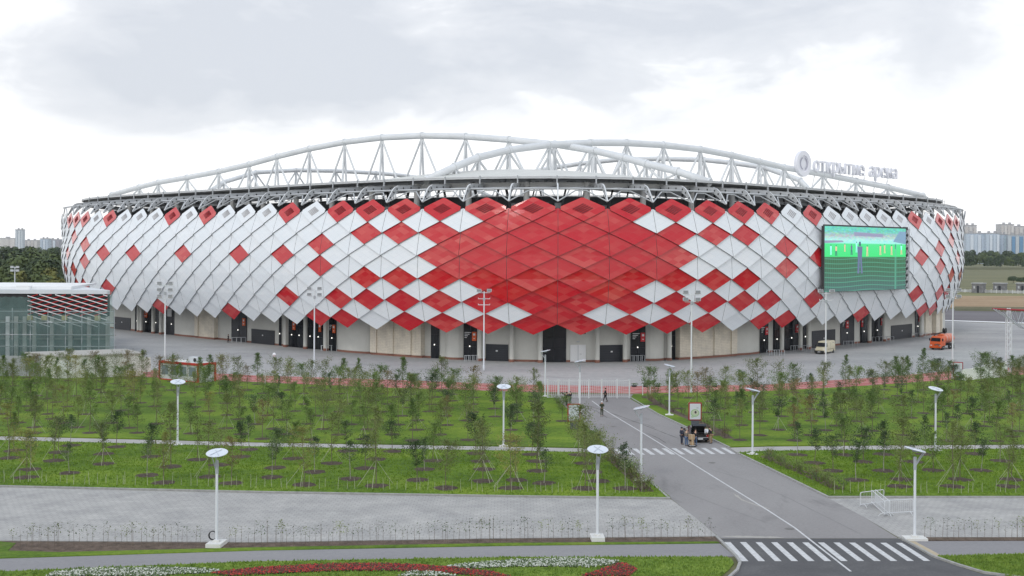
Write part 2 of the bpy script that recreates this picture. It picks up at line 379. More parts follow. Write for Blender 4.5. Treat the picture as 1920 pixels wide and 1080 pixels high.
flat('footpath', [(1368, 840), (1440, 838), (1600, 836.5), (1920, 834.5), (2300, 834), (2300, 841.5), (1920, 842), (1600, 844.5), (1440, 846), (1382, 849.5)], .03, G_CONCP)
# road
road_l = [(1042, 746), (1135, 831), (1140, 841), (1189, 880), (1222, 905), (1259, 936), (1300, 968), (1352, 1010)]
road_r = [(1182, 746), (1232, 776), (1292, 804), (1366, 839), (1382, 850), (1440, 878), (1552, 933), (1620, 970), (1685, 1010)]
flat('road', road_l + road_r[::-1], .016, G_ASPH)
flat('road', [(1025, 739.5), (1187, 739.5), (1182, 746), (1042, 746)], .014, G_ASPH)
flat('new_road', [(1352, 1010.5), (1360, 1020), (1378, 1045), (1384, 1056), (1378, 1070), (1360, 1082), (1330, 1110), (2100, 1110), (1840, 1076), (1790, 1060), (1747, 1045), (1715, 1026), (1685, 1010.5)], .016, G_ASPHN)
# paved area
flat('paved_area', [(-260, 906), (0, 914), (480, 925), (960, 933), (1259, 937), (1300, 968), (1346, 1006), (960, 1010.5), (480, 1018.5), (0, 1015), (-260, 1011)], .02, M_PAVER)
flat('paved_area', [(1554, 935), (1920, 933), (2300, 933), (2300, 1005), (1920, 1008), (1735, 1008), (1686, 1009), (1620, 970)], .02, M_PAVER)
flat('planting_strip', [(-260, 1011), (0, 1016), (480, 1019), (960, 1011), (1340, 1007), (1352, 1019), (960, 1023), (480, 1032), (110, 1041), (0, 1046), (-260, 1050)], .05, G_SOIL, thick=.05)
flat('planting_strip', [(1735, 1008.5), (1920, 1008.5), (2300, 1005.5), (2300, 1011), (1920, 1014.5), (1740, 1014.5)], .05, G_SOIL, thick=.05)
flat('grass_verge', [(-260, 1012), (0, 1017), (30, 1020), (15, 1034), (110, 1037), (480, 1028), (960, 1019.5), (1200, 1018), (1345, 1017), (1349, 1019.5), (960, 1024), (480, 1033), (0, 1048), (-260, 1052)], .07, G_LAWN, thick=.07)
flat('front_path', [(-260, 1052), (0, 1048), (480, 1033), (960, 1024), (1350, 1019.5), (1378, 1044), (960, 1046), (480, 1054), (0, 1073), (-260, 1084)], .018, G_PATH)
flat('front_path', [(1700, 1015), (1920, 1014.5), (2300, 1011), (2300, 1038), (1920, 1040), (1750, 1043)], .018, G_PATH)
flat('tactile_paving', [(1690, 1012), (1712, 1013.5), (1765, 1042), (1748, 1044)], .024, mat('sandy concrete', (.44, .37, .26), .9, var=.12, scale=2))
flat('front_lawn', [(-300, 1086), (0, 1074), (480, 1055), (960, 1047), (1360, 1046), (1372, 1050), (1376, 1058), (1366, 1070), (1320, 1108), (-300, 1125)], LZ, G_LAWN2, thick=.09)
flat('front_lawn', [(1755, 1045), (1920, 1040.5), (2300, 1038.5), (2300, 1120), (2100, 1106), (1850, 1074), (1800, 1058)], LZ, G_LAWN2, thick=.09)

# kerbs: real steps
def strip(name, pxpts, w, z0, z1, m, side=1):
    b = MB(); P = [at(*p) for p in pxpts]; L = []
    for i, p in enumerate(P):
        t = (P[min(i+1, len(P)-1)] - P[max(i-1, 0)]).normalized(); n = Vector((-t.y, t.x, 0))*side
        L.append((p, p + n*w))
    for i in range(len(L)-1):
        (a, b1), (c, d) = L[i], L[i+1]
        q = [Vector((v.x, v.y, z)) for z in (z0, z1) for v in (a, c, d, b1)]
        b.mesh(q, [(4,5,6,7), (0,1,5,4), (2,3,7,6)] + ([(0,4,7,3)] if i == 0 else []) + ([(1,2,6,5)] if i == len(L)-2 else []))
    return tag(b.build(name, m, recalc=True), kind='structure')
strip('kerb', [(-260, 907), (0, 913.5), (480, 924.5), (960, 932.5), (1257, 936.5)], .2, 0, .14, M_CURB)
strip('kerb', [(1552, 934), (1920, 934), (2300, 934)], .2, 0, .14, M_CURB)
strip('kerb', [(1257, 936), (1222, 906), (1189, 881), (1146, 850.5)], .18, 0, .13, M_CURB)
strip('kerb', [(1182, 747), (1232, 777), (1292, 805), (1366, 840)], .18, 0, .13, M_CURB)
strip('kerb', [(1382, 851), (1440, 879), (1552, 934)], .18, 0, .13, M_CURB)
strip('kerb', [(1340, 1007), (1352, 1019), (1378, 1045), (1385, 1056), (1380, 1070), (1340, 1106)], .18, 0, .13, M_CURB)
strip('kerb', [(1684, 1009.5), (1715, 1026), (1748, 1045), (1795, 1061), (1845, 1076), (2060, 1104)], .18, 0, .13, M_CURB)
strip('kerb', [(-260, 1011.5), (0, 1015.5), (480, 1018.5), (960, 1011), (1340, 1007.5)], .10, 0, .08, M_CURB)
# road markings
def mark(pts, z=.022): flat('road_marking', pts, z, M_PAINTR)
M_PAINTR = mat('worn road paint', (.42, .42, .425), .7, col2=(.66, .67, .68), scale=3.5, detail=9)
cl = [(1110, 752), (1132, 768), (1205, 812), (1262, 847), (1315, 880), (1440, 957.5), (1490, 990), (1522, 1015), (1595, 1072)]
b = MB()
for i in range(len(cl)-1):
    a, c = at(*cl[i]), at(*cl[i+1]); t = (c-a).normalized(); n = Vector((-t.y, t.x, 0))*.075
    b.poly([(a-n).to_tuple()[:2]+(.024,), (c-n).to_tuple()[:2]+(.024,), (c+n).to_tuple()[:2]+(.024,), (a+n).to_tuple()[:2]+(.024,)])
tag(b.build('centre_line', M_PAINTR), kind='structure')
def zebra(tl, bl, tr, br, n, tw):
    """n stripes between the left-most and right-most stripe, top edge / bottom edge left corners"""
    b = MB()
    for i in range(n):
        f = i/(n-1)
        x0 = tl[0]+(tr[0]-tl[0])*f; y0 = tl[1]+(tr[1]-tl[1])*f; x1 = bl[0]+(br[0]-bl[0])*f; y1 = bl[1]+(br[1]-bl[1])*f
        q = [at(x0, y0), at(x0+tw[0], y0), at(x1+tw[1], y1), at(x1, y1)]
        b.poly([(p.x, p.y, .028) for p in q][::-1])
    return tag(b.build('crosswalk', M_PAINTR), kind='structure')
zebra((1358, 1017), (1391, 1053), (1679.5, 1018.5), (1732, 1052.5), 12, (11.5, 12.5))
zebra((1148, 842), (1164, 853.5), (1351, 840), (1371, 851.5), 12, (8.5, 8.5))

# ------------------------------------------------------------------ stadium
CX0, CY0, RA, RB, EN, PHI = -3.933*S, 352.35*S, 96.065*S, 111.353*S, 4.206, .796
SP, PH = 7.659*S, -4.354*S
ORF = -0.67*S
th = np.linspace(0, 2*np.pi, 4001); c_, s_ = np.cos(th), np.sin(th)
u_ = RA*np.sign(c_)*abs(c_)**(2/EN); v_ = RB*np.sign(s_)*abs(s_)**(2/EN)
bx = CX0 + u_*np.cos(PHI) - v_*np.sin(PHI); by = CY0 + u_*np.sin(PHI) + v_*np.cos(PHI)
Ls = np.r_[0, np.cumsum(np.hypot(np.diff(bx), np.diff(by)))]; PER = Ls[-1]
NS = 2400; ss = np.linspace(0, PER, NS+1)[:-1]
bx = np.interp(ss, Ls, bx); by = np.interp(ss, Ls, by)
tx = np.roll(bx, -5)-np.roll(bx, 5); ty = np.roll(by, -5)-np.roll(by, 5); tl = np.hypot(tx, ty); nx_, ny_ = ty/tl, -tx/tl
i0 = int(np.argmin(by)); YC = float(by[i0])
def SB(s, o=0., z=0.):
    q = (s/PER*NS) % NS; i = int(q); j = (i+1) % NS; f = q-i
    g = lambda A: A[i]*(1-f) + A[j]*f
    return Vector((g(bx)+o*g(nx_), g(by)+o*g(ny_), z))
def KS(k): return ss[i0] + PH + k*SP
def P3(k, o, z): return SB(KS(k), o, z)
HYC = HY + TL*(1043-960)/850
def zc(py, o): return H + (HYC-py)*(YC-o*S)/F
NCOL = int(round(PER/SP)); 
OJ = [6.9, 7.6, 8.2, 8.7, 9.05, 9.2, 9.2, 8.95, 8.5, 7.9, 7.1, 6.2, 5.2]
YJ = [369, 390, 413.5, 435, 457.5, 479.5, 501.5, 524, 546, 567.5, 589, 607.5, 627]
ZJ = [zc(y, o) for y, o in zip(YJ, OJ)]
def FD(k):
    t = min(1., max(0., (abs(k+1.6)-16.0)/5.5)); t = t*t*(3-2*t); return -4.7*S*t
def FP(k, j, d=0.): return P3(k, OJ[j]*S + d + FD(k)*min(1, .45+j/6.), ZJ[j])
def k_at_px(px, o=0.):
    """column coordinate of the front facade seen at a photograph column"""
    best = None
    ks = np.linspace(-24, 22, 1841); 
    for i in range(0, len(ks)):
        p = P3(ks[i], o, 0); x = 960 + F*p.x/p.y
        if best is None or abs(x-px) < best[0]: best = (abs(x-px), ks[i])
    return float(best[1])
_tab = {}
def kpx(px, o=0.):
    if o not in _tab:
        ks = np.linspace(-20.5, 18.5, 800); X = []
        for k in ks: p = P3(k, o, 0); X.append(960+F*p.x/p.y)
        _tab[o] = (np.maximum.accumulate(np.array(X)), ks)
    X, ks = _tab[o]
    return float(np.interp(px, X, ks))
REDA = {}
for k in (0, 1): REDA[k] = {0,1,2,3,4,5}
REDA[2] = REDA[-1] = REDA[-2] = REDA[3] = {0,1,2,3,4,5}
REDA[-3] = {0,1,3,4,5}; REDA[-4] = {0,1,3,4}; REDA[-5] = {0,4,5}; REDA[-6] = {5}; REDA[-7] = {0,2,4}
REDA[-9] = {2}; REDA[-10] = {5}; REDA[-11] = {0}; REDA[-12] = {2}; REDA[-13] = {0}; REDA[-14] = {5}; REDA[-15] = {2}
REDA[-17] = {0,2,4}; REDA[-19] = {0,4}; REDA[-20] = {0,1,3,4}; REDA[-21] = {0,2}; REDA[-22] = {3}
REDA[4] = {0,1,3,4,5}; REDA[5] = {0,1,3,4}; REDA[6] = {0,4,5}; REDA[7] = {5}; REDA[8] = {0,2,4}; REDA[11] = {5}
REDA[14] = {0,2,4}; REDA[15] = {5}; REDA[16] = {0,4,5}; REDA[17] = {0,1,3,4}; REDA[18] = {0,2}; REDA[19]={3}
REDB = {0: {0,1,2,3,4}, 1: {0,1,2,3}, 2: {1,2}, -1: {0,1,2,3}, -2: {1,2}, -6: {1,2}, 6: {1,2}, 15: {1,2}, -19: {1,2}}
stadium = empty('stadium', (CX0, CY0, 0))
tag(stadium, 'large arena clad in red and white diamond panels under white roof arches', 'stadium')
OFF = Vector((-CX0, -CY0, 0))
class MS(MB):
    """mesh built in world coordinates, stored relative to the stadium's base"""
    def build(s, name, mats, parent=None, **k):
        s.v = [(p[0]-CX0, p[1]-CY0, p[2]) for p in s.v]
        return MB.build(s, name, mats, parent or stadium, **k)
TH = .11
def slab(mb, pts, uvs, mi):
    """thin panel: front polygon and its back and edges"""
    n = len(pts); c = sum((Vector(p) for p in pts), Vector())/n
    nrm = (pts[1]-pts[0]).cross(pts[2]-pts[0]).normalized()
    out = (c - Vector((CX0, CY0, c.z)))
    if nrm.dot(out) < 0: pts = pts[::-1]; uvs = uvs[::-1]; nrm = -nrm
    back = [p - nrm*TH for p in pts]
    mb.poly(pts, mi, uvs); mb.poly(back[::-1], mi, uvs[::-1])
    for i in range(n):
        a, b2 = i, (i+1) % n
        mb.poly([pts[a], back[a], back[b2], pts[b2]], 2, [uvs[a], uvs[a], uvs[b2], uvs[b2]])  # rims coloured dark in place of the overlap shadow
OVER = 1.035
def diamond(mb, kc, j, mi, split, top):
    ku, kv = int(kc*2)+100, j+50
    T, R, B, L = FP(kc, j, 0), FP(kc+.5*OVER, j+1, .24), FP(kc, j+2, .46), FP(kc-.5*OVER, j+1, .24)
    B = B + (B-T)*.02
    uT, uR, uB, uL = (ku+.001, kv+.999), (ku+.999, kv+.999), (ku+.999, kv+.001), (ku+.001, kv+.001)
    if split:
        g = .035
        t2, b2 = (R-L).normalized()*g, 0
        slab(mb, [T+t2, R, B+t2], [uT, uR, uB], mi); slab(mb, [T-t2, B-t2, L], [uT, uB, uL], mi)
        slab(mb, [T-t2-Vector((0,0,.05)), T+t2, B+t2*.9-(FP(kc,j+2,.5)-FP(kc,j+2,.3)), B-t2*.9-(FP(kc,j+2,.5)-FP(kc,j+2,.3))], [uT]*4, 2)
    elif top:
        a, b2 = .16, .14
        def mx(p, q, t): return p + (q-p)*t
        def mu(p, q, t): return (p[0]+(q[0]-p[0])*t, p[1]+(q[1]-p[1])*t)
        slab(mb, [mx(T,L,.05), mx(T, R, .05), mx(R, T, b2), mx(R, B, b2), B, mx(L, B, b2), mx(L, T, b2)], [mu(uT,uL,.05), mu(uT,uR,.05), mu(uR,uT,b2), mu(uR,uB,b2), uB, mu(uL,uB,b2), mu(uL,uT,b2)], mi)
    else: slab(mb, [T, R, B, L], [uT, uR, uB, uL], mi)
M_SEAM_SHADE = mat('panel seam and edge shade', (.15, .145, .15), .7)  # vertical joints, plus the overlap shade painted on panel rims
def vent(mb, kc, j, mi):
    T, R, B, L = FP(kc, j, 0), FP(kc+.5, j+1, .24), FP(kc, j+2, .46), FP(kc-.5, j+1, .24)
    c = (T+R+B+L)/4; e1 = (R-T)*.5; e2 = (B-R)*.5; nrm = e2.cross(e1).normalized()
    if nrm.dot(c-Vector((CX0, CY0, c.z))) < 0: nrm = -nrm
    for i in range(5):
        a = -.36 + i*.18
        p = [c + e1*x*.36/.36 + e2*y + nrm*.012 for x, y in ((a-.045, -.36), (a+.045, -.36), (a+.045, .36), (a-.045, .36))]
        p = [c + e1*(x*1.0) + e2*(y*1.0) + nrm*.07 for x, y in ((a-.05, -.44), (a+.05, -.44), (a+.05, .44), (a-.05, .44))]
        if (p[1]-p[0]).cross(p[2]-p[0]).dot(nrm) < 0: p = p[::-1]
        q = [v - nrm*.06 for v in p]
        mb.poly(p, mi)
        for x in range(4): mb.poly([q[x], q[(x+1)%4], p[(x+1)%4], p[x]], mi)
cand = []
for k in range(-int(NCOL/2), NCOL-int(NCOL/2)):
    for i in range(6): cand.append((k, i, 0))
    for i in range(5): cand.append((k+.5, i, 1))
def size_px(c):
    k, i, bb = c; j = 2*i + bb
    a, b2, c2, d = FP(k, j), FP(k+.5, j+1), FP(k, j+2), FP(k-.5, j+1)
    n = (b2-a).cross(d-a); n = n if n.dot(a-Vector((CX0, CY0, a.z))) > 0 else -n
    v = a - Vector((0, 0, H))
    if n.dot(v) >= 0: return 0
    pr = [(F*p.x/p.y, F*p.z/p.y) for p in (a, b2, c2, d)]
    if 1543 < 960+pr[0][0] < 1705 and 2 <= j <= 8: return 0.001
    return abs(sum(pr[m][0]*pr[(m+1)%4][1]-pr[(m+1)%4][0]*pr[m][1] for m in range(4)))/2
cand.sort(key=size_px, reverse=True)
rest = MS(); restv = MS(); restvr = MS()
M_VENTR = mat('vent slots in red', (.20, .003, .008), .7); M_VENTW = mat('vent slots in white', (.42, .41, .42), .7)
for n, (k, i, bb) in enumerate(cand):
    fl = math.floor(k); red = (i in REDB.get(fl, ())) if bb else (i in REDA.get(int(k), ()))
    if not (-24 <= k <= 21): red = random.random() < .3
    j = 2*i + bb
    if n < 100:
        m = MS(); diamond(m, k, j, 0, bool(bb), (j == 0))
        o = m.build('facade_panel', [M_RED if red else M_WHT, M_SEAM_SHADE, M_SEAM_SHADE])
        if j == 0:
            m = MS(); vent(m, k, j, 0); m.build('vent_grille', M_VENTR if red else M_VENTW, o)
    else:
        diamond(rest, k, j, 0 if red else 1, bool(bb), (j == 0))
        if j == 0: vent(rest, k, j, 3 if red else 4)
o = rest.build('facade_panel', [M_RED, M_WHT, M_SEAM_SHADE, M_VENTR, M_VENTW]); tag(o, kind="stuff")

# generic sheets following the curve
def krange(k0, k1, step=.25):
    n = max(1, int(math.ceil((k1-k0)/step))); return [k0+(k1-k0)*i/n for i in range(n+1)]
def wallbox(mb, k0, k1, z0, z1, o0, o1, mi=0, step=.25, closed=False):
    """curved box: o0 outer offset, o1 inner offset"""
    ks = krange(k0, k1, step); s0 = 0
    for a, c in zip(ks[:-1], ks[1:]):
        A0, A1, C0, C1 = P3(a, o0, z0), P3(a, o0, z1), P3(c, o0, z0), P3(c, o0, z1)
        a0, a1, c0, c1 = P3(a, o1, z0), P3(a, o1, z1), P3(c, o1, z0), P3(c, o1, z1)
        L = (C0-A0).length
        mb.poly([A0, C0, C1, A1], mi, [(s0, z0), (s0+L, z0), (s0+L, z1), (s0, z1)]); s0 += L
        mb.poly([a0, a1, c1, c0], mi, [(0, z0)]*4)
        mb.poly([A1, C1, c1, a1], mi); mb.poly([A0, a0, c0, C0], mi)
    for k, f in ((k0, 0), (k1, 1)):
        if closed: break
        p = [P3(k, o0, z0), P3(k, o0, z1), P3(k, o1, z1), P3(k, o1, z0)]
        d = abs(o0-o1); uv = [(0, z0), (0, z1), (d, z1), (d, z0)]
        mb.poly(p if f == 0 else p[::-1], mi, uv if f == 0 else uv[::-1])
KALL = (-NCOL/2, NCOL/2)
# backing shell behind the panels
m = MS(); ks = krange(*KALL, .5)
for a, c in zip(ks[:-1], ks[1:]):
    for j in range(1, 11):
        m.poly([FP(a, j+1, -.25), FP(c, j+1, -.25), FP(c, j, -.25), FP(a, j, -.25)])
    m.poly([FP(c, 11, -.25), FP(a, 11, -.25), P3(a, -.3, ZJ[10]+.4), P3(c, -.3, ZJ[10]+.4)])
m.build('backing_shell', M_SHELL)
# ground-floor wall behind everything
ZW = ZJ[10]+.4
m = MS(); wallbox(m, *KALL, 0, ZW, -.02, -.5, closed=True); m.build('ground_floor_wall', M_WALL)
m = MS(); wallbox(m, *KALL, 0, .38, .05, 0, closed=True); m.build('plinth', M_PLINTH)
def seg(px0, px1, o=0.): return kpx(px0, o), kpx(px1, o)
def glassdoor(px0, px1, h=None, sign=None, o=.12, m_=None, name='entrance_door', z0=.02):
    k0, k1 = seg(px0, px1); b = MS(); wallbox(b, k0, k1, z0, h or ZW, o, o-.08, step=.2); d = b.build(name, m_ or M_GLASS)
    fr = MS(); fr_m = M_GATE
    n = max(2, int(round((k1-k0)*3)))
    for i in range(n+1):
        kk = k0+(k1-k0)*i/n; a = P3(kk, o+.03, 0); fr.tube([(a.x, a.y, .0), (a.x, a.y, h or ZW)], .035, 4)
    for zz in ((2.4, 4.4) if not h else (h*.5,)):
        fr.tube([P3(x, o+.03, zz) for x in krange(k0, k1, .25)], .03, 4)
    fr.build('door_frame', fr_m, d)
    if sign:
        pa, pb, mm = sign; ks0, ks1 = seg(pa, pb); s = MS(); wallbox(s, ks0, ks1, 3.5, 5.1, o+.16, o+.02); s.build('number_sign', mm, d)
        s = MS(); kc = (ks0+ks1)/2; wallbox(s, kc-.03, kc+.03, 4.45, 4.85, o+.19, o+.165); wallbox(s, ks0+.04, ks1-.04, 3.85, 3.98, o+.19, o+.165); s.build('sign_digit', M_WPAINT, d)
    if name == 'main_entrance': return d
    l = MS(); kc = k0+(k1-k0)*.45; p = P3(kc, o+.12, 2.5); l.lathe([(.05, -.12), (.10, -.05), (.10, .05), (.05, .12)], 8, c=tuple(p)); l.build('wall_lamp', mat('lit door lamp', (.9,.9,.85), .4, emit=(1, .97, .9), emit_s=1.6), d)
    return d
def textbars(px0, px1, z0, o=.24):
    k0, k1 = seg(px0, px1); s = MS()
    for i, f in enumerate((1, .75, .5, .35)):
        wallbox(s, k0, k0+(k1-k0)*f, z0-i*.3, z0-i*.3+.12, o, o-.03)
    return s
def gate(px0, px1, h=3.0):
    k0, k1 = seg(px0, px1); b = MS(); wallbox(b, k0, k1, .03, h, .13, .02); d = b.build('garage_gate', M_GATE)
    b = MS()
    for z in np.arange(.4, h, .42): wallbox(b, k0, k1, z, z+.03, .145, .13)
    b.build('gate_rib', mat('gate rib', (.04, .043, .055), .5), d)
    b = MS(); kc = (k0+k1)/2; wallbox(b, kc-.025, kc+.025, 1.7, 1.95, .17, .14); b.build('gate_lamp', M_WPAINT, d)
gate(215, 246); gate(473, 516); gate(912, 954); gate(1125, 1169); gate(1523, 1566, 3.5); gate(1671, 1710, 3.2)
glassdoor(1017, 1062, name='main_entrance')
def panel_door(px0, px1, sgn=None, mm=M_ORANGE, **k): return glassdoor(px0, px1, sign=(sgn[0], sgn[1], mm) if sgn else None, **k)
panel_door(255, 264); panel_door(267, 287, (273, 278)); panel_door(289, 301)
d = panel_door(313, 337, None, name='entrance_door', h=ZW, m_=M_GATE); 
b = MS(); wallbox(b, *seg(316, 324), 4.2, 6.0, .3, .14); b.build('white_sign', M_WPAINT, d)
panel_door(436, 464, (457, 462), m_=M_GATE); panel_door(525, 529)
panel_door(543, 557, (551, 556)); panel_door(558, 570); panel_door(578, 591); panel_door(592, 608, (600, 604))
d = panel_door(619, 632, (626, 631)); textbars(620, 625, 4.9).build('sign_text', M_WPAINT, d)
panel_door(697, 702); panel_door(810, 825)
d = panel_door(871, 897, (887, 895)); textbars(873, 885, 4.9).build('sign_text', M_WPAINT, d)
d = panel_door(1183, 1210, (1201, 1209), M_REDSIGN); textbars(1186, 1199, 4.9).build('sign_text', M_WPAINT, d)
panel_door(1252, 1266); d = panel_door(1425, 1440, (1434, 1439), M_REDSIGN)
textbars(1427, 1433, 4.9).build('sign_text', M_WPAINT, d)
panel_door(1450, 1463); panel_door(1471, 1498, (1491, 1496), M_REDSIGN); panel_door(1506, 1513)
d = panel_door(1576, 1601, (1585, 1590), M_REDSIGN, m_=M_GATE); textbars(1579, 1584, 4.9).build('sign_text', M_WPAINT, d)
panel_door(1613, 1627, (1614, 1617), M_REDSIGN); panel_door(1635, 1655, (1651, 1654), M_REDSIGN); panel_door(1716, 1725, (1722, 1725), M_REDSIGN)
b = MS(); k0, k1 = seg(1070, 1099); wallbox(b, k0, k1, .1, 3.1, .16, .05); d = b.build('service_door', M_WPAINT)
b = MS(); kc = (k0+k1)/2; wallbox(b, kc-.008, kc+.008, .2, 3.0, .17, .155); wallbox(b, kc+.04, kc+.09, 1.4, 1.5, .22, .16); b.build('door_handle', M_STEELG, d)
b = MS(); wallbox(b, kc-.035, kc+.035, 3.55, 3.75, .25, .02); b.build('wall_lamp', M_STEELG, stadium)
b = MS(); wallbox(b, *seg(1084, 1090), 5.0, 5.22, .02, -.01); wallbox(b, *seg(1093, 1099), 5.0, 5.22, .02, -.01); b.build('wall_lettering', M_GATE)
# protruding beige brick bays with pilasters
def bay(px0, px1, pil, o=.9):
    k0, k1 = kpx(px0, 0.), kpx(px1, 0.); b = MS(); wallbox(b, k0, k1, .42, ZW-.2, o, -.1); bb = b.build('brick_bay', M_BEIGE)
    b = MS(); wallbox(b, k0-.01, k1+.01, 0, .42, o+.05, -.1); b.build('bay_plinth', M_PLINTH, bb)
    for a, c in pil:
        b = MS(); wallbox(b, kpx(a, 0.), kpx(c, 0.), .46, ZW-.25, o+.3, o+.002); b.build('pilaster', M_BEIGE, bb)
bay(703, 797, [(703, 714), (735, 745), (768, 778), (788, 797)]); bay(1268, 1374, [(1268, 1276), (1292, 1300), (1332, 1340), (1364, 1374)]); bay(374, 409, [(374, 380)])
bay(1747, 1790, [(1747, 1751), (1757, 1760), (1766, 1769), (1776, 1780)])
bay(1734, 1746, [], .3)
# curved grey drums (bulging wall pieces) and round columns
def drum(px0, px1, o=.75):
    k0, k1 = seg(px0, px1); b = MS(); ks = krange(k0, k1, .1); 
    oo = [o*math.sin(PI*(i/(len(ks)-1)))**.5 for i in range(len(ks))]
    for i in range(len(ks)-1):
        z1 = ZW-.3
        for (za, zb, mi, e) in ((0, .4, 1, .04), (.4, z1, 0, 0)):
            b.poly([P3(ks[i], oo[i]+e+.01, za), P3(ks[i+1], oo[i+1]+e+.01, za), P3(ks[i+1], oo[i+1]+e+.01, zb), P3(ks[i], oo[i]+e+.01, zb)], mi)
    b.build('curved_wall', [M_WALL, M_PLINTH])
for a in ((633, 694), (836, 869), (1211, 1248), (1376, 1423), (328, 372)): drum(*a)
for px in (260.5, 265.5, 288, 302.5, 536, 573.5, 611, 900, 960.5, 1014, 1121, 1173, 1256, 1467, 1501.5, 1517, 1631, 1658.5, 1728):
    b = MS(); p = P3(kpx(px, 1.2), 1.2, 0); b.lathe([(.42, .5), (.42, ZW)], 12, c=(p.x, p.y, 0)); c = b.build('column', M_WALL, smooth=False)
    b = MS(); b.lathe([(.47, 0), (.47, .5)], 12, c=(p.x, p.y, 0)); b.build('column_base', M_PLINTH, c)
# ---- roof edge
ZR, ZF0, ZS = zc(330, -.7), zc(334.5, -.7), zc(341, -3)
m = MS(); wallbox(m, *KALL, ZF0, ZR, ORF, ORF-.4, step=.5, closed=True); m.build('roof_fascia', M_STEELW)
m = MS(); wallbox(m, *KALL, zc(331.6, -.7)-.04, zc(331.6, -.7)+.04, ORF+.03, ORF-.02, step=.5, closed=True); m.build('fascia_gutter', M_BRK)
m = MS()
ring = [SB(PER*i/240) for i in range(240)]
def sc_ring(f, z, off=0.):
    return [Vector((CX0 + (p.x-CX0)*f, CY0 + (p.y-CY0)*f, z)) for p in [SB(PER*i/240, off) for i in range(240)]]
R0 = sc_ring(1, ZR-.05, ORF); R1 = sc_ring(.95, ZR+.1); R2 = sc_ring(.86, ZR+.3*S); R3 = sc_ring(.78, ZR+.5*S); R4 = sc_ring(.62, ZR+.2*S)
for Rr, hh in ((R1, .5), (R2, 2.0), (R3, 2.4), (R4, 1.6)):      # the corner above the crossing arches is crowned
    for p in Rr: p.z += hh*math.exp(-((math.atan2(p.x-CX0, CY0-p.y)-.03)/.30)**2)
def band(m, A, B, mi=0):
    for i in range(240): j = (i+1) % 240; m.poly([A[i], A[j], B[j], B[i]], mi)
for A, B in ((R0, R1), (R1, R2), (R2, R3), (R3, R4)): band(m, A, B)
U = [[p - Vector((0, 0, .9)) for p in R] for R in (R1, R2, R3, R4)]
R0b = sc_ring(1, ZF0+.05, ORF)
band(m, R0b, U[0], 1); band(m, U[0], U[1], 1); band(m, U[1], U[2], 1); band(m, U[2], U[3], 1); band(m, R4, U[3], 0)
m.build('roof', [M_ROOFM, mat('roof soffit', (.50, .50, .49), .8)])
m = MS(); wallbox(m, *KALL, zc(352, -3), zc(341.5, -3), -3*S, -3.5*S, step=.5, closed=True); m.build('service_box_beam', mat('box beam grey', (.46, .465, .46), .6, var=.08, scale=.4))
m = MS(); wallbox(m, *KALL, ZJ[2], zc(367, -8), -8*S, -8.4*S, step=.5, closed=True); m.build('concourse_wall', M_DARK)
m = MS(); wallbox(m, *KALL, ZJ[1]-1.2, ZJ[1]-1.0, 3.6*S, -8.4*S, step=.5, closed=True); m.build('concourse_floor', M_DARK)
m = MS(); 
for z in (zc(365.5,-3), zc(368.5,-3)): m.tube([P3(k, -3*S, z) for k in krange(-22, 21, .4)], .05, 4)
m.build('concourse_railing', M_STEELG)
for i in range(-13, 13):
    k = -.32 + i*1.65; b = MS(); p = P3(k, -3.0*S, 0); zt = zc(341, -3)
    b.lathe([(.55, ZJ[2]), (.55, zt)], 10, c=(p.x, p.y, 0)); b.build('roof_column', mat('column grey', (.45, .45, .44), .7, var=.06, scale=.6))
b = MS(); rr = random.Random(3)
for i in range(-20, 20):                        # raking props in the concourse, in dark steel
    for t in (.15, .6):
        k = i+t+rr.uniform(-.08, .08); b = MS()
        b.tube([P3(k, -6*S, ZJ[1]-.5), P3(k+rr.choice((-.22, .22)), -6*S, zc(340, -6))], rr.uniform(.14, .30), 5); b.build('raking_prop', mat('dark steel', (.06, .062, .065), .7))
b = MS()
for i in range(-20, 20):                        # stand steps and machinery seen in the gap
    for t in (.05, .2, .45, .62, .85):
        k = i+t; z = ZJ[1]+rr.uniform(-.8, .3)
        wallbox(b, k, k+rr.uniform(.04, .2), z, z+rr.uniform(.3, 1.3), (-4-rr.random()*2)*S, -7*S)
b.build('concourse_fittings', [mat('dull grey fittings', (.17, .175, .18), .7, var=.3, scale=1.5)])
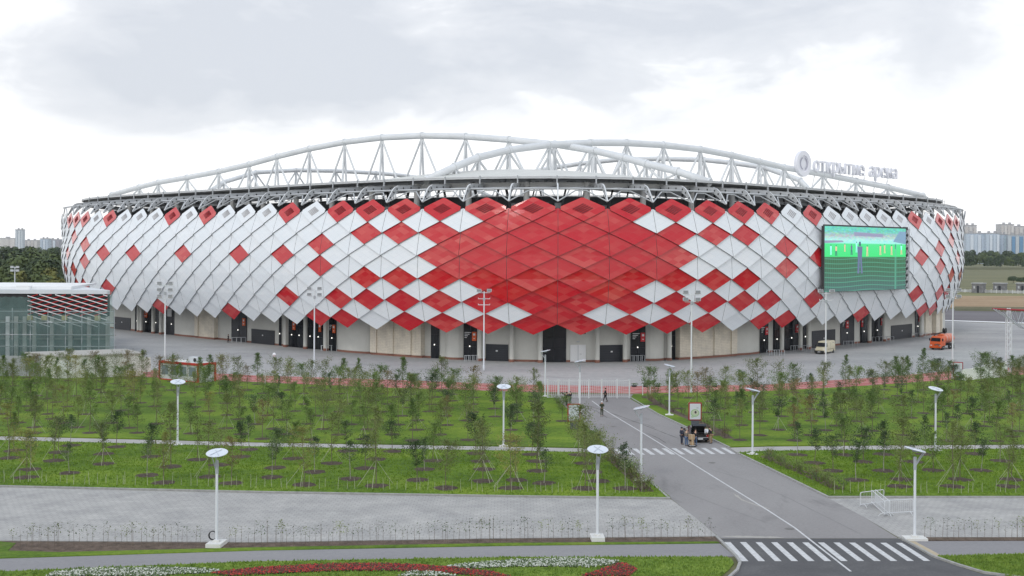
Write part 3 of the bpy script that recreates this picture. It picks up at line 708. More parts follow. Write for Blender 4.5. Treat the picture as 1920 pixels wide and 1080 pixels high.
# brackets
def bracket_mesh():
    b = MB()
    def z(py, o): return zc(py, o)
    top = [(-4.5, 344.5), (-1, 343.3), (2.2, 343), (4.2, 343.8), (5.2, 346.5), (5.9, 351.5), (6.5, 358.5), (7.15, 367), (7.8, 376)]
    bot = [(7.5, 378), (6.7, 371), (5.9, 364.5), (5.0, 359), (4.0, 355.6), (2.2, 354.3), (-1, 354), (-4.5, 354.5)]
    pts = [(o*S, z(py, o)) for o, py in top+bot]; n = len(pts); T = .07
    V = [Vector((x, y, z_)) for y in (-T, T) for x, z_ in pts]
    nt_ = len(top)
    strips = []
    tp = pts[:nt_]; bt = pts[nt_:][::-1]
    for sgn in (-1, 1):
        for i in range(nt_-1):
            bi = min(i, len(bt)-1); bj = min(i+1, len(bt)-1)
            q = [Vector((tp[i][0], sgn*T, tp[i][1])), Vector((tp[i+1][0], sgn*T, tp[i+1][1])), Vector((bt[bj][0], sgn*T, bt[bj][1])), Vector((bt[bi][0], sgn*T, bt[bi][1]))]
            if bi == bj: q = q[:3]
            b.poly(q if sgn < 0 else q[::-1])
    # flange round the edge
    loop = tp + bt[::-1]
    for i in range(len(loop)):
        a, c = loop[i], loop[(i+1) % len(loop)]; W = .13
        b.poly([(a[0], -W, a[1]), (c[0], -W, c[1]), (c[0], W, c[1]), (a[0], W, a[1])], 1)
    holes = [(-2.4, 349), (.2, 348.6), (2.6, 348.8), (4.6, 350.5), (5.6, 357), (6.7, 367)]
    for o, py in holes:
        c = (o*S, z(py, o)); r = .19
        for sgn in (-1, 1):
            q = [Vector((c[0]+r*math.cos(a), sgn*(T+.01), c[1]+r*math.sin(a))) for a in np.linspace(0, 2*PI, 9)[:-1]]
            b.poly(q if sgn < 0 else q[::-1], 2)
    return b
proto = None; arm0 = None
for i in range(-22, 21):
    k = i+.5; p = P3(k, 0, 0); q = P3(k, 1, 0); ang = math.atan2(q.y-p.y, q.x-p.x)
    if proto is None:
        proto = bracket_mesh().build('bracket', [M_BRK, M_STEELW, M_BLACK], stadium); o = proto
        b = MB(); b.box(ORF/1-.05, ORF+.18, -.11, .11, zc(344, -.7), zc(328.5, -.7)); pp = b.build('fascia_post', M_STEELG, o)
    else:
        o = proto.copy(); COL.objects.link(o); o.parent = stadium
        c = pp.copy(); COL.objects.link(c); c.parent = o
    o.location = p + OFF; o.rotation_euler = (0, 0, ang); o.scale = (1 + .62*FD(k)/(7.7*S), 1, 1)
for i in range(-22, 21):
    b = MS(); tipz = zc(377, 7.7); ap = zc(357, 5)
    for s in (-1, 1): b.tube([P3(i, 5.0*S, ap), P3(i+.12*s, 5.05*S, ap), P3(i+.5*s, 7.7*S + .62*FD(i+.5*s), tipz)], .12, 6)
    b.build('zigzag_brace', M_STEELG)
b = MS(); b.tube([P3(k, 4.4*S, zc(353.5, 4.4)) for k in krange(-23, 21, .3)], .18, 8); b.build('ring_tube', M_STEELG)
b = MS()
for i in range(-22, 21): b.tube([P3(i-.5, 4.4*S, zc(353.5, 4.4)), P3(i+.5, -3*S, zc(349, -3))], .06, 5)
b.build('tie_rods', M_STEELG)
# ---- roof trusses (arches)
cU = Vector((math.cos(PHI), math.sin(PHI), 0)); cV = Vector((-math.sin(PHI), math.cos(PHI), 0)); CC = Vector((CX0, CY0, 0))
def onplane(px, py, kind, c, c1=0.):
    dx, dy = unroll(px, py); d = Vector((dx/F, 1, 0)); W = cU - cV*c1 if kind == 'u' else cV - cU*c1
    t = (c + CC.dot(W))/d.dot(W); q = d*t - CC
    return q.dot(cV if kind == 'u' else cU), H - dy*t/F
ZB = ZR + .5*S
def truss(kind, c, nodes, r, sym=None, c1=0.):
    c *= S
    pts = [onplane(x, y, kind, c, c1) for x, y in nodes]; pts.sort()
    if sym is not None:
        pts = [p for p in pts if p[0] < 5*S]
        pts = pts + [(-p[0]+2*sym*S, p[1]) for p in pts[::-1] if -p[0]+2*sym*S > pts[-1][0]+3]
    A, D = (cU, cV) if kind == 'u' else (cV, cU)
    root = MS(); 
    P = [CC + A*(c+c1*s) + D*s + Vector((0, 0, z)) for s, z in pts]
    if c1: P.append(P[-1] + (D+A*c1)*5 + Vector((0, 0, ZR-.3-P[-1].z)))
    for e_, dd in ((0, 1),):          # the chord ends plunge into the roof deck
        P[e_].z = ZR-.25
    # smooth the chord a little
    Z = [p.z for p in P]
    for i in range(1, len(P)-1): P[i].z = .25*Z[i-1]+.5*Z[i]+.25*Z[i+1]
    ends = [P[0] + (P[0]-P[1])*.0 , P[-1]]
    root.tube(P, r, 14); o = root.build('roof_truss', M_STEELW, smooth=False)
    o.data.polygons.foreach_set('use_smooth', [len(p.vertices) == 4 for p in o.data.polygons])
    for p, i in zip(P, range(len(P))):
        t = (P[min(i+1, len(P)-1)]-P[max(i-1, 0)]).normalized()
        b = MS(); b.tube([p-t*.22, p+t*.22], r+.14, 14); b.build('flange_ring', M_STEELW, o)
    for i, p in enumerate(P):
        if p.z - ZB < 1.0: continue
        def st(q0, q1, rr):
            b = MS(); b.tube([q0, q1], rr, 7); b.build('strut', M_STEELW, o)
        base = p + (Vector((0, 0, ZB-p.z)))
        low = p - Vector((0, 0, r*.6))
        for sg in (-1, 1): st(low, base + A*sg*.75, .27)
        if i < len(P)-1: st(low, (P[i]+P[i+1])/2*1.0 + Vector((0, 0, ZB-(P[i].z+P[i+1].z)/2)), .24)
        if i > 0: st(low, (P[i]+P[i-1])/2 + Vector((0, 0, ZB-(P[i].z+P[i-1].z)/2)), .24)
    return o
A1 = [(210,362),(261,350),(297,342),(351,333),(410,322.5),(467,308),(519,294),(580,278),(646,265),(716,257),(791,252.5),(873,255),(954,262),(1040,269),(1115,284),(1169,296),(1211,306),(1270,319),(1330,332)]
A2 = [(800,327),(853,309),(897,296),(954,281),(1030,269),(1107,267),(1175,267),(1244,271),(1313,279),(1372,290),(1424,304),(1470,313),(1543,327),(1605,339),(1665,351),(1730,363)]
A3 = [(1540,349),(1500,331),(1435,311),(1372,304.5),(1320,300.5),(1235,296),(1160,297.5),(1092,302),(997,316)]
A4 = [(365,352),(420,334),(480,321.5),(555,318),(630,319.5),(705,325),(745,330)]
truss('u', -57.1, A1, .72, c1=-.083); truss('v', -78.7, A2, .72, c1=-.107); truss('u', 55, A3, .72, sym=0); truss('v', 62, A4, .62, sym=0)

# ---- video screen (hung on the facade)
def screen():
    a = atY(1547, 423, 1); 
    kl, kr = kpx(1547, 10.6*S), kpx(1699, 10.6*S)
    L, R = P3(kl, 10.6*S, 0), P3(kr, 10.6*S, 0)
    def zz(px, py, Y): return atY(px, py, Y).z
    zt, zb = zz(1547, 423.5, L.y), zz(1547, 547.5, L.y)
    W = (R-L).length; c = (L+R)/2; ang = math.atan2(R.y-L.y, R.x-L.x)
    root = empty('video_screen', (c.x, c.y, (zt+zb)/2), ang)
    tag(root, 'giant video screen showing a football match hung on the right of the diamond facade', 'video screen')
    w, h = W/2, (zt-zb)/2; D = .8
    b = MB(); b.box(-w, w, .12, D, -h, h); b.build('housing', M_DARK, root)
    b = MB(); b.box(w+.1, w+2.2, .7, .85, -h, h+.4)
    b.box(w, w+.12, .12, .4, -h, h+.3); b.box(-w-.15, -w, .12, .4, -h, h+.3); b.box(-w, w, .12, .4, h, h+.3); b.box(-w, w, .12, .4, -h-.08, -h)
    b.build('frame', M_DARK, root)
    b = MB()
    for i in range(9):
        z0 = -h + i*2*h/9; z1 = z0+2*h/9
        b.tube([(w+.3, .35, z0), (w+2.1, .5, z1)], .10, 5); b.tube([(w+2.1, .5, z0), (w+.3, .35, z1)], .10, 5)
    for x in (w+.3, w+2.1): b.tube([(x, .4, -h), (x, .4, h)], .14, 5)
    b.build('side_lattice', M_STEELG, root)
    # display: pitch, stand and net drawn by the screen itself
    m = bpy.data.materials.new('screen picture'); m.use_nodes = True; nt = m.node_tree; nt.nodes.clear()
    o_ = N(nt, 'ShaderNodeOutputMaterial'); em = N(nt, 'ShaderNodeEmission'); em.inputs[1].default_value = 1.0
    uv = N(nt, 'ShaderNodeUVMap'); sp = N(nt, 'ShaderNodeSeparateXYZ'); nt.links.new(uv.outputs[0], sp.inputs[0])
    u, v = sp.outputs[0], sp.outputs[1]
    r = N(nt, 'ShaderNodeValToRGB'); r.color_ramp.interpolation = 'LINEAR'; el = r.color_ramp.elements
    el[0].position = 0; el[0].color = (.07, .14, .14, 1); el[1].position = 1; el[1].color = (.14, .60, .48, 1)
    for p, c in ((.30, (.055, .145, .09, 1)), (.50, (.05, .15, .075, 1)), (.525, (.05, .15, .075, 1)), (.535, (.06, .74, .22, 1)), (.73, (.08, .76, .27, 1)), (.75, (.35, .85, .78, 1)), (.80, (.42, .80, .76, 1)), (.86, (.42, .52, .52, 1)), (.93, (.16, .58, .50, 1))):
        e_ = el.new(p); e_.color = c
    nt.links.new(v, r.inputs[0])
    mp = N(nt, 'ShaderNodeMapping'); mp.inputs['Scale'].default_value = (30, 34, 1); nt.links.new(uv.outputs[0], mp.inputs[0])
    nz = N(nt, 'ShaderNodeTexNoise', ins={'Scale': 1.0, 'Detail': 4}); nt.links.new(mp.outputs[0], nz.inputs['Vector'])
    crowd = M(nt, 'MULTIPLY', M(nt, 'GREATER_THAN', v, .76), .75)
    mx = N(nt, 'ShaderNodeMixRGB', blend_type='OVERLAY'); nt.links.new(crowd, mx.inputs[0]); nt.links.new(r.outputs[0], mx.inputs[1]); nt.links.new(nz.outputs['Color'], mx.inputs[2])
    # goal net lines in the lower half
    sag = M(nt, 'MULTIPLY', M(nt, 'SINE', M(nt, 'MULTIPLY', u, 9)), .012)
    gv = M(nt, 'FRACT', M(nt, 'MULTIPLY', M(nt, 'ADD', v, sag), 14)); gu = M(nt, 'FRACT', M(nt, 'MULTIPLY', u, 46))
    line = M(nt, 'MAXIMUM', M(nt, 'MULTIPLY', M(nt, 'LESS_THAN', gv, .16), .8), M(nt, 'MULTIPLY', M(nt, 'LESS_THAN', gu, .28), .25))
    post = M(nt, 'MULTIPLY', M(nt, 'LESS_THAN', M(nt, 'ABSOLUTE', M(nt, 'SUBTRACT', u, .865)), .011), .8)
    line = M(nt, 'MULTIPLY', line, M(nt, 'LESS_THAN', v, .52)); line = M(nt, 'MULTIPLY', M(nt, 'MAXIMUM', line, M(nt,'MULTIPLY',post,M(nt, 'LESS_THAN', v, .75))), .62)
    mx2 = N(nt, 'ShaderNodeMixRGB'); nt.links.new(line, mx2.inputs[0]); nt.links.new(mx.outputs[0], mx2.inputs[1]); mx2.inputs[2].default_value = (.13, .52, .36, 1)
    nt.links.new(mx2.outputs[0], em.inputs[0])
    gl = N(nt, 'ShaderNodeBsdfGlossy'); gl.inputs['Roughness'].default_value = .6; gl.inputs[0].default_value = (.05,.05,.05,1)
    ads = N(nt, 'ShaderNodeAddShader'); nt.links.new(em.outputs[0], ads.inputs[0]); nt.links.new(gl.outputs[0], ads.inputs[1]); nt.links.new(ads.outputs[0], o_.inputs[0])
    b = MB(); b.poly([(-w, .1, -h), (w, .1, -h), (w, .1, h), (-w, .1, h)], 0, [(0, 0), (1, 0), (1, 1), (0, 1)]); disp = b.build('display', m, root)
    def em_m(n, c): return mat(n, c, .5, emit=c, emit_s=.8)
    cols = [em_m('pic orange', (.55, .36, .24)), em_m('pic violet', (.085, .11, .20)), em_m('pic cyan', (.25, .7, .6)), em_m('pic dark', (.02, .05, .10)), em_m('pic purple stand', (.20, .20, .30)), em_m('pic stand blue', (.14, .24, .34))]
    b = MB()
    def fig(u, v, s, c, c2):
        x = -w+u*2*w; z = -h+v*2*h; y = .08
        b.poly([(x-s*.13, y, z+s*.45), (x+s*.13, y, z+s*.45), (x+s*.17, y, z+s*.85), (x-s*.17, y, z+s*.85)], c)
        b.poly([(x-s*.15, y, z), (x-s*.03, y, z), (x+s*.0, y, z+s*.45), (x-s*.13, y, z+s*.45)], c2); b.poly([(x+s*.08, y, z), (x+s*.19, y, z), (x+s*.13, y, z+s*.45), (x+s*.02, y, z+s*.45)], c2)
        b.poly([(x-s*.06, y, z+s*.87), (x+s*.06, y, z+s*.87), (x+s*.05, y, z+s), (x-s*.05, y, z+s)], 3)
    H2 = 2*h
    for (u, v, s, c, c2) in ((.07, .56, .16, 2, 2), (.13, .545, .17, 0, 3), (.23, .61, .13, 0, 0), (.31, .56, .17, 1, 3), (.37, .60, .17, 2, 2), (.50, .54, .18, 0, 0), (.665, .56, .17, 0, 0), (.72, .59, .15, 0, 0), (.81, .56, .17, 0, 0), (.86, .66, .08, 3, 3), (.94, .57, .17, 2, 0)): fig(u, v, s*H2, c, c2)
    fig(.41, .27, .50*H2, 1, 1)
    b.poly([(-w+.34*2*w, .085, -h+.86*H2), (-w+.70*2*w, .085, -h+.85*H2), (-w+.70*2*w, .085, -h+.90*H2), (-w+.34*2*w, .085, -h+.92*H2)], 4)
    b.poly([(-w+.01, .085, -h+.74*H2), (-w+.22*2*w, .085, -h+.76*H2), (-w+.2*2*w, .085, -h+.785*H2), (-w+.01, .085, -h+.78*H2)], 4)
    b.poly([(-w+.83*2*w, .085, -h+.78*H2), (w, .085, -h+.74*H2), (w, .085, -h+.95*H2), (-w+.91*2*w, .085, -h+.95*H2)], 5)
    b.build('players_in_picture', cols, disp)
screen()

# ---- rooftop sign
def roof_sign():
    c = -79.6*S; c1 = -.107
    s0, _ = onplane(1525, 310, 'v', c, c1); s1, _ = onplane(1684, 330, 'v', c, c1)
    def PT(s, z): return CC + cV*(c+c1*s) + cU*s + Vector((0, 0, z))
    z0 = onplane(1522, 320.5, 'v', c, c1)[1]; z1 = onplane(1684, 336, 'v', c, c1)[1]
    zb = (z0+z1)/2
    p0 = PT(s0, zb); dv = (cU+cV*c1)
    root = empty('rooftop_sign', p0, math.atan2(dv.y, dv.x))
    tag(root, 'white sign of a round emblem and lower-case letters along the right roof arch', 'sign')
    m = mat('white sign plastic', (.74, .745, .80), .4)
    msh = mat('sign letter return', (.62, .62, .66), .5)
    text = 'открытие арена'; L = s1-s0
    # measure advance with one text object
    letters = []
    x = 0.; size = 4.6
    for ch in text:
        if ch == ' ': x += size*.42; continue
        cu = bpy.data.curves.new('letter', 'FONT'); cu.body = ch; cu.size = size; cu.extrude = .30; cu.offset = .03
        o = bpy.data.objects.new('letter', cu); COL.objects.link(o); bpy.context.view_layer.update()
        dg = bpy.context.evaluated_depsgraph_get(); me = bpy.data.meshes.new_from_object(o.evaluated_get(dg))
        COL.objects.unlink(o); bpy.data.objects.remove(o); bpy.data.curves.remove(cu)
        xs = [v.co.x for v in me.vertices]; wd = max(xs)-min(xs); mn = min(xs)
        letters.append((me, x-mn, wd)); x += wd + size*.11
    tot = x; f = L/tot; me_z = (z1-z0)/L
    for me, xo, wd in letters:
        lo = bpy.data.objects.new('letter', me); me.materials.clear(); me.materials.append(m); COL.objects.link(lo)
        lo.parent = root; lo.rotation_euler = (PI/2, 0, 0); lo.scale = (f, 1.06, 1); lo.location = (xo*f, 0, (z0-zb)+me_z*(xo*f))
    b = MB()
    for dz in (.15, 3.2): b.tube([(0, .5, z0-zb+dz), (L, .5, z1-zb+dz)], .05, 5)
    for i in range(7):
        s = L*(i+.3)/7; zt = z0-zb+me_z*s
        b.tube([(s, .4, zt+.2), (s+.5, 2, zt-4.0)], .08, 5); b.tube([(s, .5, zt+2.4), (s, 1.2, zt-3.0)], .05, 5)
    b.build('support_frame', M_STEELW, root)
    # emblem
    se, ze = onplane(1503, 307, 'v', c, c1); zt = onplane(1503, 282.5, 'v', c, c1)[1]; R = zt-ze
    Rx = abs(onplane(1517, 307, 'v', c, c1)[0]-onplane(1489, 307, 'v', c, c1)[0])/2
    MT = Matrix.Translation((se-s0, -.3, ze-zb)) @ Matrix.Rotation(PI/2, 4, 'X') @ Matrix.Diagonal((min(Rx, R*1.02)/R, 1, 1, 1))
    b = MB(); b.lathe([(R*.97, -.45), (R, -.3), (R, .35), (R*.96, .5), (R*.62, .5), (R*.60, .25), (0.01, .25)], 40, M=MT); e1 = b.build('emblem', m, root, recalc=True)
    # ring with two gaps, raised on the disc
    b = MB()
    for a0, a1 in ((-70, 70), (110, 250)):
        n = 16
        for i in range(n):
            aa = math.radians(a0+(a1-a0)*i/n); ab = math.radians(a0+(a1-a0)*(i+1)/n)
            q = [Vector((r*math.cos(t), r*math.sin(t), .40)) for r, t in ((R*.40, aa), (R*.52, aa), (R*.52, ab), (R*.40, ab))]
            b.poly([MT @ v for v in q]); 
    b.build('emblem_ring', mat('pale violet grey', (.42, .42, .50), .5), e1)
roof_sign()

# ------------------------------------------------------------------ saplings
def leaf_mat(name, c1, c2, c3):
    m = bpy.data.materials.new(name); m.use_nodes = True; nt = m.node_tree
    b = nt.nodes['Principled BSDF']; b.inputs['Roughness'].default_value = .6; b.inputs['Specular IOR Level'].default_value = .3
    t = N(nt, 'ShaderNodeTexCoord'); oi = N(nt, 'ShaderNodeObjectInfo')
    nz = N(nt, 'ShaderNodeTexNoise', ins={'Scale': 2.2, 'Detail': 3}); nt.links.new(t.outputs['Object'], nz.inputs['Vector'])
    v = M(nt, 'ADD', M(nt, 'MULTIPLY', nz.outputs[0], .8), M(nt, 'MULTIPLY', oi.outputs['Random'], .35))
    r = N(nt, 'ShaderNodeValToRGB'); el = r.color_ramp.elements
    el[0].position = .3; el[0].color = (*c1, 1); el[1].position = .85; el[1].color = (*c3, 1); k = el.new(.58); k.color = (*c2, 1)
    nt.links.new(v, r.inputs[0]); nt.links.new(r.outputs[0], b.inputs['Base Color'])
    b.inputs['Transmission Weight'].default_value = 0
    MATS[name] = m; return m
LM = {'dark': leaf_mat('dark green leaves', (.028, .055, .02), (.055, .098, .032), (.10, .15, .05)),
      'mid': leaf_mat('mid green leaves', (.06, .11, .025), (.115, .185, .04), (.18, .26, .065)),
      'olive': leaf_mat('olive leaves', (.085, .11, .028), (.15, .19, .05), (.22, .26, .08)),
      'yellow': leaf_mat('yellowing leaves', (.13, .14, .03), (.21, .21, .05), (.30, .28, .075)),
      'rust': leaf_mat('rusty leaves', (.11, .09, .03), (.18, .14, .05), (.25, .20, .075))}
def sapling_meshes(rng, h, cw, ch0, nleaf, shape, ls=.155, lean=.1):
    """trunk + limbs mesh, crown mesh of leaf-sized faces clustered along the twigs"""
    tr = MB(); cr = MB()
    def axis(z): return Vector((lean*math.sin(z*.9+rng_o)*z/h, lean*math.cos(z*.7+rng_o)*z/h, z))
    rng_o = rng.uniform(0, 6)
    pts = [axis(h*f) for f in (0, .12, .3, .5, .7, .86, .97)]
    tr.tube(pts, [.045, .038, .032, .026, .019, .011, .004], 5)
    nb = int(13 + cw*7); tips = []
    for i in range(nb):
        f = ch0 + (1-ch0)*((i+rng.random())/nb)**.9*.97
        z = h*f; a = rng.uniform(0, 2*PI)
        g = (f-ch0)/(1-ch0)
        prof = {'oval': math.sin(PI*min(1, max(.05, g*.92+.08)))**.7, 'cone': (1-g)**.7*min(1, g*6+.3), 'top': min(1, g*1.5+.1)*(1-max(0, g-.75)*2.6)}[shape]
        L = cw*.5*prof*rng.uniform(.55, 1.2)+.08
        up = rng.uniform(.35, 1.0)
        p0 = axis(z); p2 = p0 + Vector((math.cos(a)*L, math.sin(a)*L, L*up)); p1 = p0*.45+p2*.55 - Vector((0, 0, L*.10))
        tr.tube([p0, p1, p2], [.012, .008, .003], 3, cap=False)
        tips.append((p0, p1, p2, L))
    for i in range(nleaf):
        p0, p1, p2, L = tips[rng.randrange(nb)] if rng.random() < .93 else (pts[-3], pts[-2], pts[-1]+Vector((0,0,.15)), .3)
        t = rng.random()**.55
        q = p0.lerp(p1, t*2) if t < .5 else p1.lerp(p2, t*2-1)
        s = .06+.13*L
        q = q + Vector((rng.gauss(0, s), rng.gauss(0, s), rng.gauss(0, s*.9)))
        d = Vector((rng.uniform(-1, 1), rng.uniform(-1, 1), rng.uniform(-.7, .7))).normalized()
        e = d.cross(Vector((rng.uniform(-1, 1), rng.uniform(-1, 1), rng.uniform(-1, 1)))).normalized()
        l = ls*rng.uniform(.6, 1.25); wd = l*.42
        cr.poly([q-d*l*.5, q+e*wd*.5, q+d*l*.5, q-e*wd*.5])
    return tr, cr
SAPS = []
rng = random.Random(11)
KINDS = [  # description, leaves, height, crown width, crown start, leaves, outline, bark
    ('dark green compact', 'dark', 3.6, 2.0, .38, 1100, 'oval', M_BARK),
    ('dark green sparse', 'dark', 3.4, 1.8, .42, 560, 'cone', M_BARKW),
    ('mid green round', 'mid', 4.1, 2.6, .34, 1500, 'oval', M_BARK),
    ('mid green slender', 'mid', 4.5, 2.0, .28, 1200, 'cone', M_BARK),
    ('olive slender', 'olive', 5.0, 2.1, .26, 1150, 'oval', M_BARK),
    ('olive bushy', 'olive', 4.6, 2.7, .30, 1400, 'oval', M_BARK),
    ('yellowish feathery', 'yellow', 5.5, 2.5, .25, 1050, 'oval', M_BARK),
    ('sparse olive', 'olive', 4.4, 2.1, .33, 640, 'top', M_BARK),
    ('rusty tinted', 'rust', 4.6, 2.1, .28, 800, 'oval', M_BARK),
    ('tall mid green', 'mid', 5.6, 2.2, .25, 1400, 'cone', M_BARK),
    ('dark green leafy topped', 'dark', 3.8, 2.1, .46, 900, 'top', M_BARKW),
    ('nearly bare', 'olive', 4.2, 1.7, .35, 300, 'cone', M_BARK)]
def guy_mesh(h, rng):
    b = MB()
    for i in range(3):
        a = i*2.1+rng.uniform(0, 2); b.tube([(0, 0, h), (math.cos(a)*h*.62, math.sin(a)*h*.72, 0.02)], .017, 3, cap=False)
    return b
for desc, lm, h, cw, c0, nl, shp, bark in KINDS:
    for var in range(3):
        t, c = sapling_meshes(rng, h*rng.uniform(.85, 1.12), cw*rng.uniform(.85, 1.15), c0, int(nl*1.25), shp, lean=rng.uniform(.05, .28))
        SAPS.append((desc, t, c, bark, LM[lm], h))
SAPM = []
for desc, t, c, bark, lm, h in SAPS:
    a = t.build('trunk', bark); b_ = c.build('crown', lm); g = guy_mesh(h*.38, rng).build('guy_ropes', M_STAKE)
    SAPM.append((desc, a.data, b_.data, g.data, h)); 
    for o in (a, b_, g): bpy.data.objects.remove(o)
TREE_N = [0]
def sapling(px, py, kind, label, rz=None, sc=1., group=None, guy=False, pos=None, var=None):
    desc, tm, cm, gm, h = SAPM[kind*3 + (random.randrange(3) if var is None else var)]
    p = pos if pos is not None else at(px, py, LZ)
    o = empty('sapling', (p.x, p.y, LZ), random.uniform(0, 6.28) if rz is None else rz); o.scale = (sc*.95, sc*.95, sc*random.uniform(.86, 1.0))
    for nm, me in (('trunk', tm), ('crown', cm)) + ((('guy_ropes', gm),) if guy else ()):
        q = bpy.data.objects.new(nm, me); COL.objects.link(q); q.parent = o
    tag(o, label, 'young tree', group); TREE_N[0] += 1
    return o
mul = MB(); MULP = []
mrng = random.Random(5)
def mulch(p, r=1.05):
    n = 14; ph = mrng.random()
    if p.y < 125*S*1.05: MULP.append(p.copy())
    mul.poly([(p.x+(r*mrng.uniform(.82, 1.12))*math.cos(2*PI*(i+ph)/n), p.y+(r*mrng.uniform(.82, 1.12))*math.sin(2*PI*(i+ph)/n), LZ+.012) for i in range(n)])
def px_of(p): return 960+F*p.x/p.y
LL = [(26,845),(17,859),(57,880),(50,895),(101,864),(110,848),(132,835.5),(130,887),(194,851),(194,870),(218,838),(276,891),(282,856),(307,905),(320,875),(370,862),(392,894),(410,872),(434,906),(452,856),(467,843),
 (510,895),(516,877),(570,909),(590,885),(550,860),(622,869),(650,845.5),(657,898),(685,878),(705,911),(705,861),(735,846),(782,900),(796,880),(812,864),(836,915),(902,865),(908,880),(905,902),(892,850),(957,915),
 (967,900),(1007,883),(1020,906),(1007,865),(1096,869),(1110,885),(1122,902),(1097,916),(1172,916),(997,852),(1085,853),(-30,870),(-45,890)]
LLK = {0:3,1:6,2:1,3:6,4:7,5:0,6:1,7:1,8:10,9:7,10:0,11:1,12:0,13:6,14:4,15:7,16:4,17:7,18:8,19:0,20:1,21:10,22:0,23:6,24:1,25:2,26:4,27:0,28:1,29:0,30:4,31:7,32:0,33:0,34:1,35:2,36:5,37:0,38:7,39:4,40:0,41:6,42:7,43:4,44:1,45:0,46:5,47:2,48:5,49:4,50:1,51:0,52:5,53:4,54:5}
LR = [(1495,853),(1527,868),(1562,883),(1605,900),(1582,853),(1619,866),(1657,883),(1690,899),(1687,912),(1657,852),(1750,882),(1712,866),(1800,899),(1787,912),(1840,882),(1827,851),(1875,864),(1897,899),(1890,912),(1735,852),(1945,880),(1960,905),(1975,862)]
LRK = {0:1,1:0,2:0,3:10,4:2,5:0,6:1,7:5,8:7,9:0,10:2,11:0,12:5,13:4,14:10,15:0,16:7,17:5,18:7,19:1,20:5,21:4,22:2}
def rows_label(pts, lawn, kinds, guys):
    """order trees into rows by image height, count from the left"""
    idx = sorted(range(len(pts)), key=lambda i: -pts[i][1])
    return idx
def nearest_desc(kind): return KINDS[kind][0]
used_groups = {}
def place_lawn(entries, lawn, group):
    """entries: (pos, kind, scale, guy); rows are counted from the front, trees from the left in view"""
    rows = {}
    for e in entries: rows.setdefault(e[4], []).append(e)
    for r in sorted(rows):
        es = sorted([e for e in rows[r] if px_of(e[0]) > -15 and px_of(e[0]) < 1935], key=lambda e: px_of(e[0]))
        outs = [e for e in rows[r] if e not in es]
        for n, e in enumerate(es):
            lab = f'{nearest_desc(e[1])} sapling, {ordw(n+1)} from left, {ordw(r+1)} row of {lawn}'
            sapling(0, 0, e[1], lab, sc=e[2], group=group, guy=e[3], pos=e[0])
        for e in outs:
            sapling(0, 0, e[1], f'{nearest_desc(e[1])} sapling beyond the picture edge, {ordw(r+1)} row of {lawn}', sc=e[2], group=group, guy=e[3], pos=e[0])
rr = random.Random(21)
def ent(pts, kinds, bounds):
    out = []
    for i, (x, y) in enumerate(pts):
        y0 = np.interp(x, [b[0] for b in bounds], [b[1] for b in bounds])
        r = int(round((y0 - y)/15.0)); r = max(0, r)
        out.append((at(x, y, LZ), kinds.get(i, 4), rr.uniform(.88, 1.12)*(1.05 if kinds.get(i,4) in (4,5,6,9) else .95), kinds.get(i, 4) in (5, 6, 4, 7, 2) and rr.random() < .9, r))
        mulch(at(x, y, LZ))
    return out
place_lawn(ent(LL, LLK, [(0, 896), (1200, 916)]), 'the lower left lawn', 'saplings on the lower left lawn')
place_lawn(ent(LR, LRK, [(1400, 912), (2000, 912)]), 'the lower right lawn', 'saplings on the lower right lawn')
# upper lawns: staggered planting grid
def inside(p, poly):
    x, y = p.x, p.y; c = False; n = len(poly)
    for i in range(n):
        a, b = poly[i], poly[(i+1) % n]
        if (a.y > y) != (b.y > y) and x < (b.x-a.x)*(y-a.y)/(b.y-a.y)+a.x: c = not c
    return c
def edge_d(p, poly):
    d = 1e9
    for i in range(len(poly)):
        a, b = poly[i], poly[(i+1) % len(poly)]; ab = b-a; t = max(0, min(1, (p-a).dot(ab)/ab.length_squared)); d = min(d, (p-(a+ab*t)).length)
    return d
PUL = [at(*p) for p in upper_left]; PUR = [at(*p) for p in upper_right]
far_t, far_c = MB(), {k: MB() for k in LM}
def upper(poly, lawn, group, x0, x1, mix, keep_rows, dy=3.6, dx=5.3):
    ents = []; fars = []
    Y = min(p.y for p in poly) - 3; r = 0; row_id = -1
    while Y < max(p.y for p in poly)+2:
        any_ = False
        X = x0 + (dx/2 if r % 2 else 0)
        while X < x1:
            # rows bend with the lawn's front edge
            yy = Y + (-.055*(X+30) if lawn.endswith('left lawn') and False else 0)
            p = Vector((X+rr.uniform(-.5, .5), yy+rr.uniform(-.35, .35), 0))
            if inside(p, poly) and edge_d(p, poly) > 1.1 and -60 < px_of(p) < 1990:
                if not any_: any_ = True; row_id += 1
                k = mix(p, rr); e = (p, k, rr.uniform(.78, 1.12)*(1 if p.y < 150 else 1.0), rr.random() < .4, row_id)
                p.z = LZ
                if 1040 < px_of(p) < 1096 and at(1076, 836).y < p.y < at(1076, 799).y: X += dx; continue
                if rr.random() < (.90 if p.y < 160 else .84):
                    mulch(p, .85)
                    (ents if p.y < keep_rows else fars).append(e)
            X += dx
        Y += dy; r += 1
    place_lawn(ents, lawn, group)
    return fars
def mixL(p, r):
    f = (px_of(p)/1000); t = r.random()
    if p.y > 165: return r.choice([3, 3, 4, 5, 9, 9, 7, 8, 2, 11])
    if f < .45: return r.choice([5, 6, 4, 3, 2, 2, 5, 9, 6])
    return r.choice([2, 2, 0, 2, 4, 5, 3, 7, 10, 8, 2, 5])
def mixR(p, r):
    if p.y > 165: return r.choice([3, 3, 4, 5, 9, 2, 0, 2, 5])
    return r.choice([2, 0, 10, 4, 5, 3, 7, 1, 2, 8, 5])
fars = upper(PUL, 'the upper left lawn', 'saplings on the upper left lawn', -95, 16, mixL, 163)
fars += upper(PUR, 'the upper right lawn', 'saplings on the upper right lawn', 8, 100, mixR, 163)
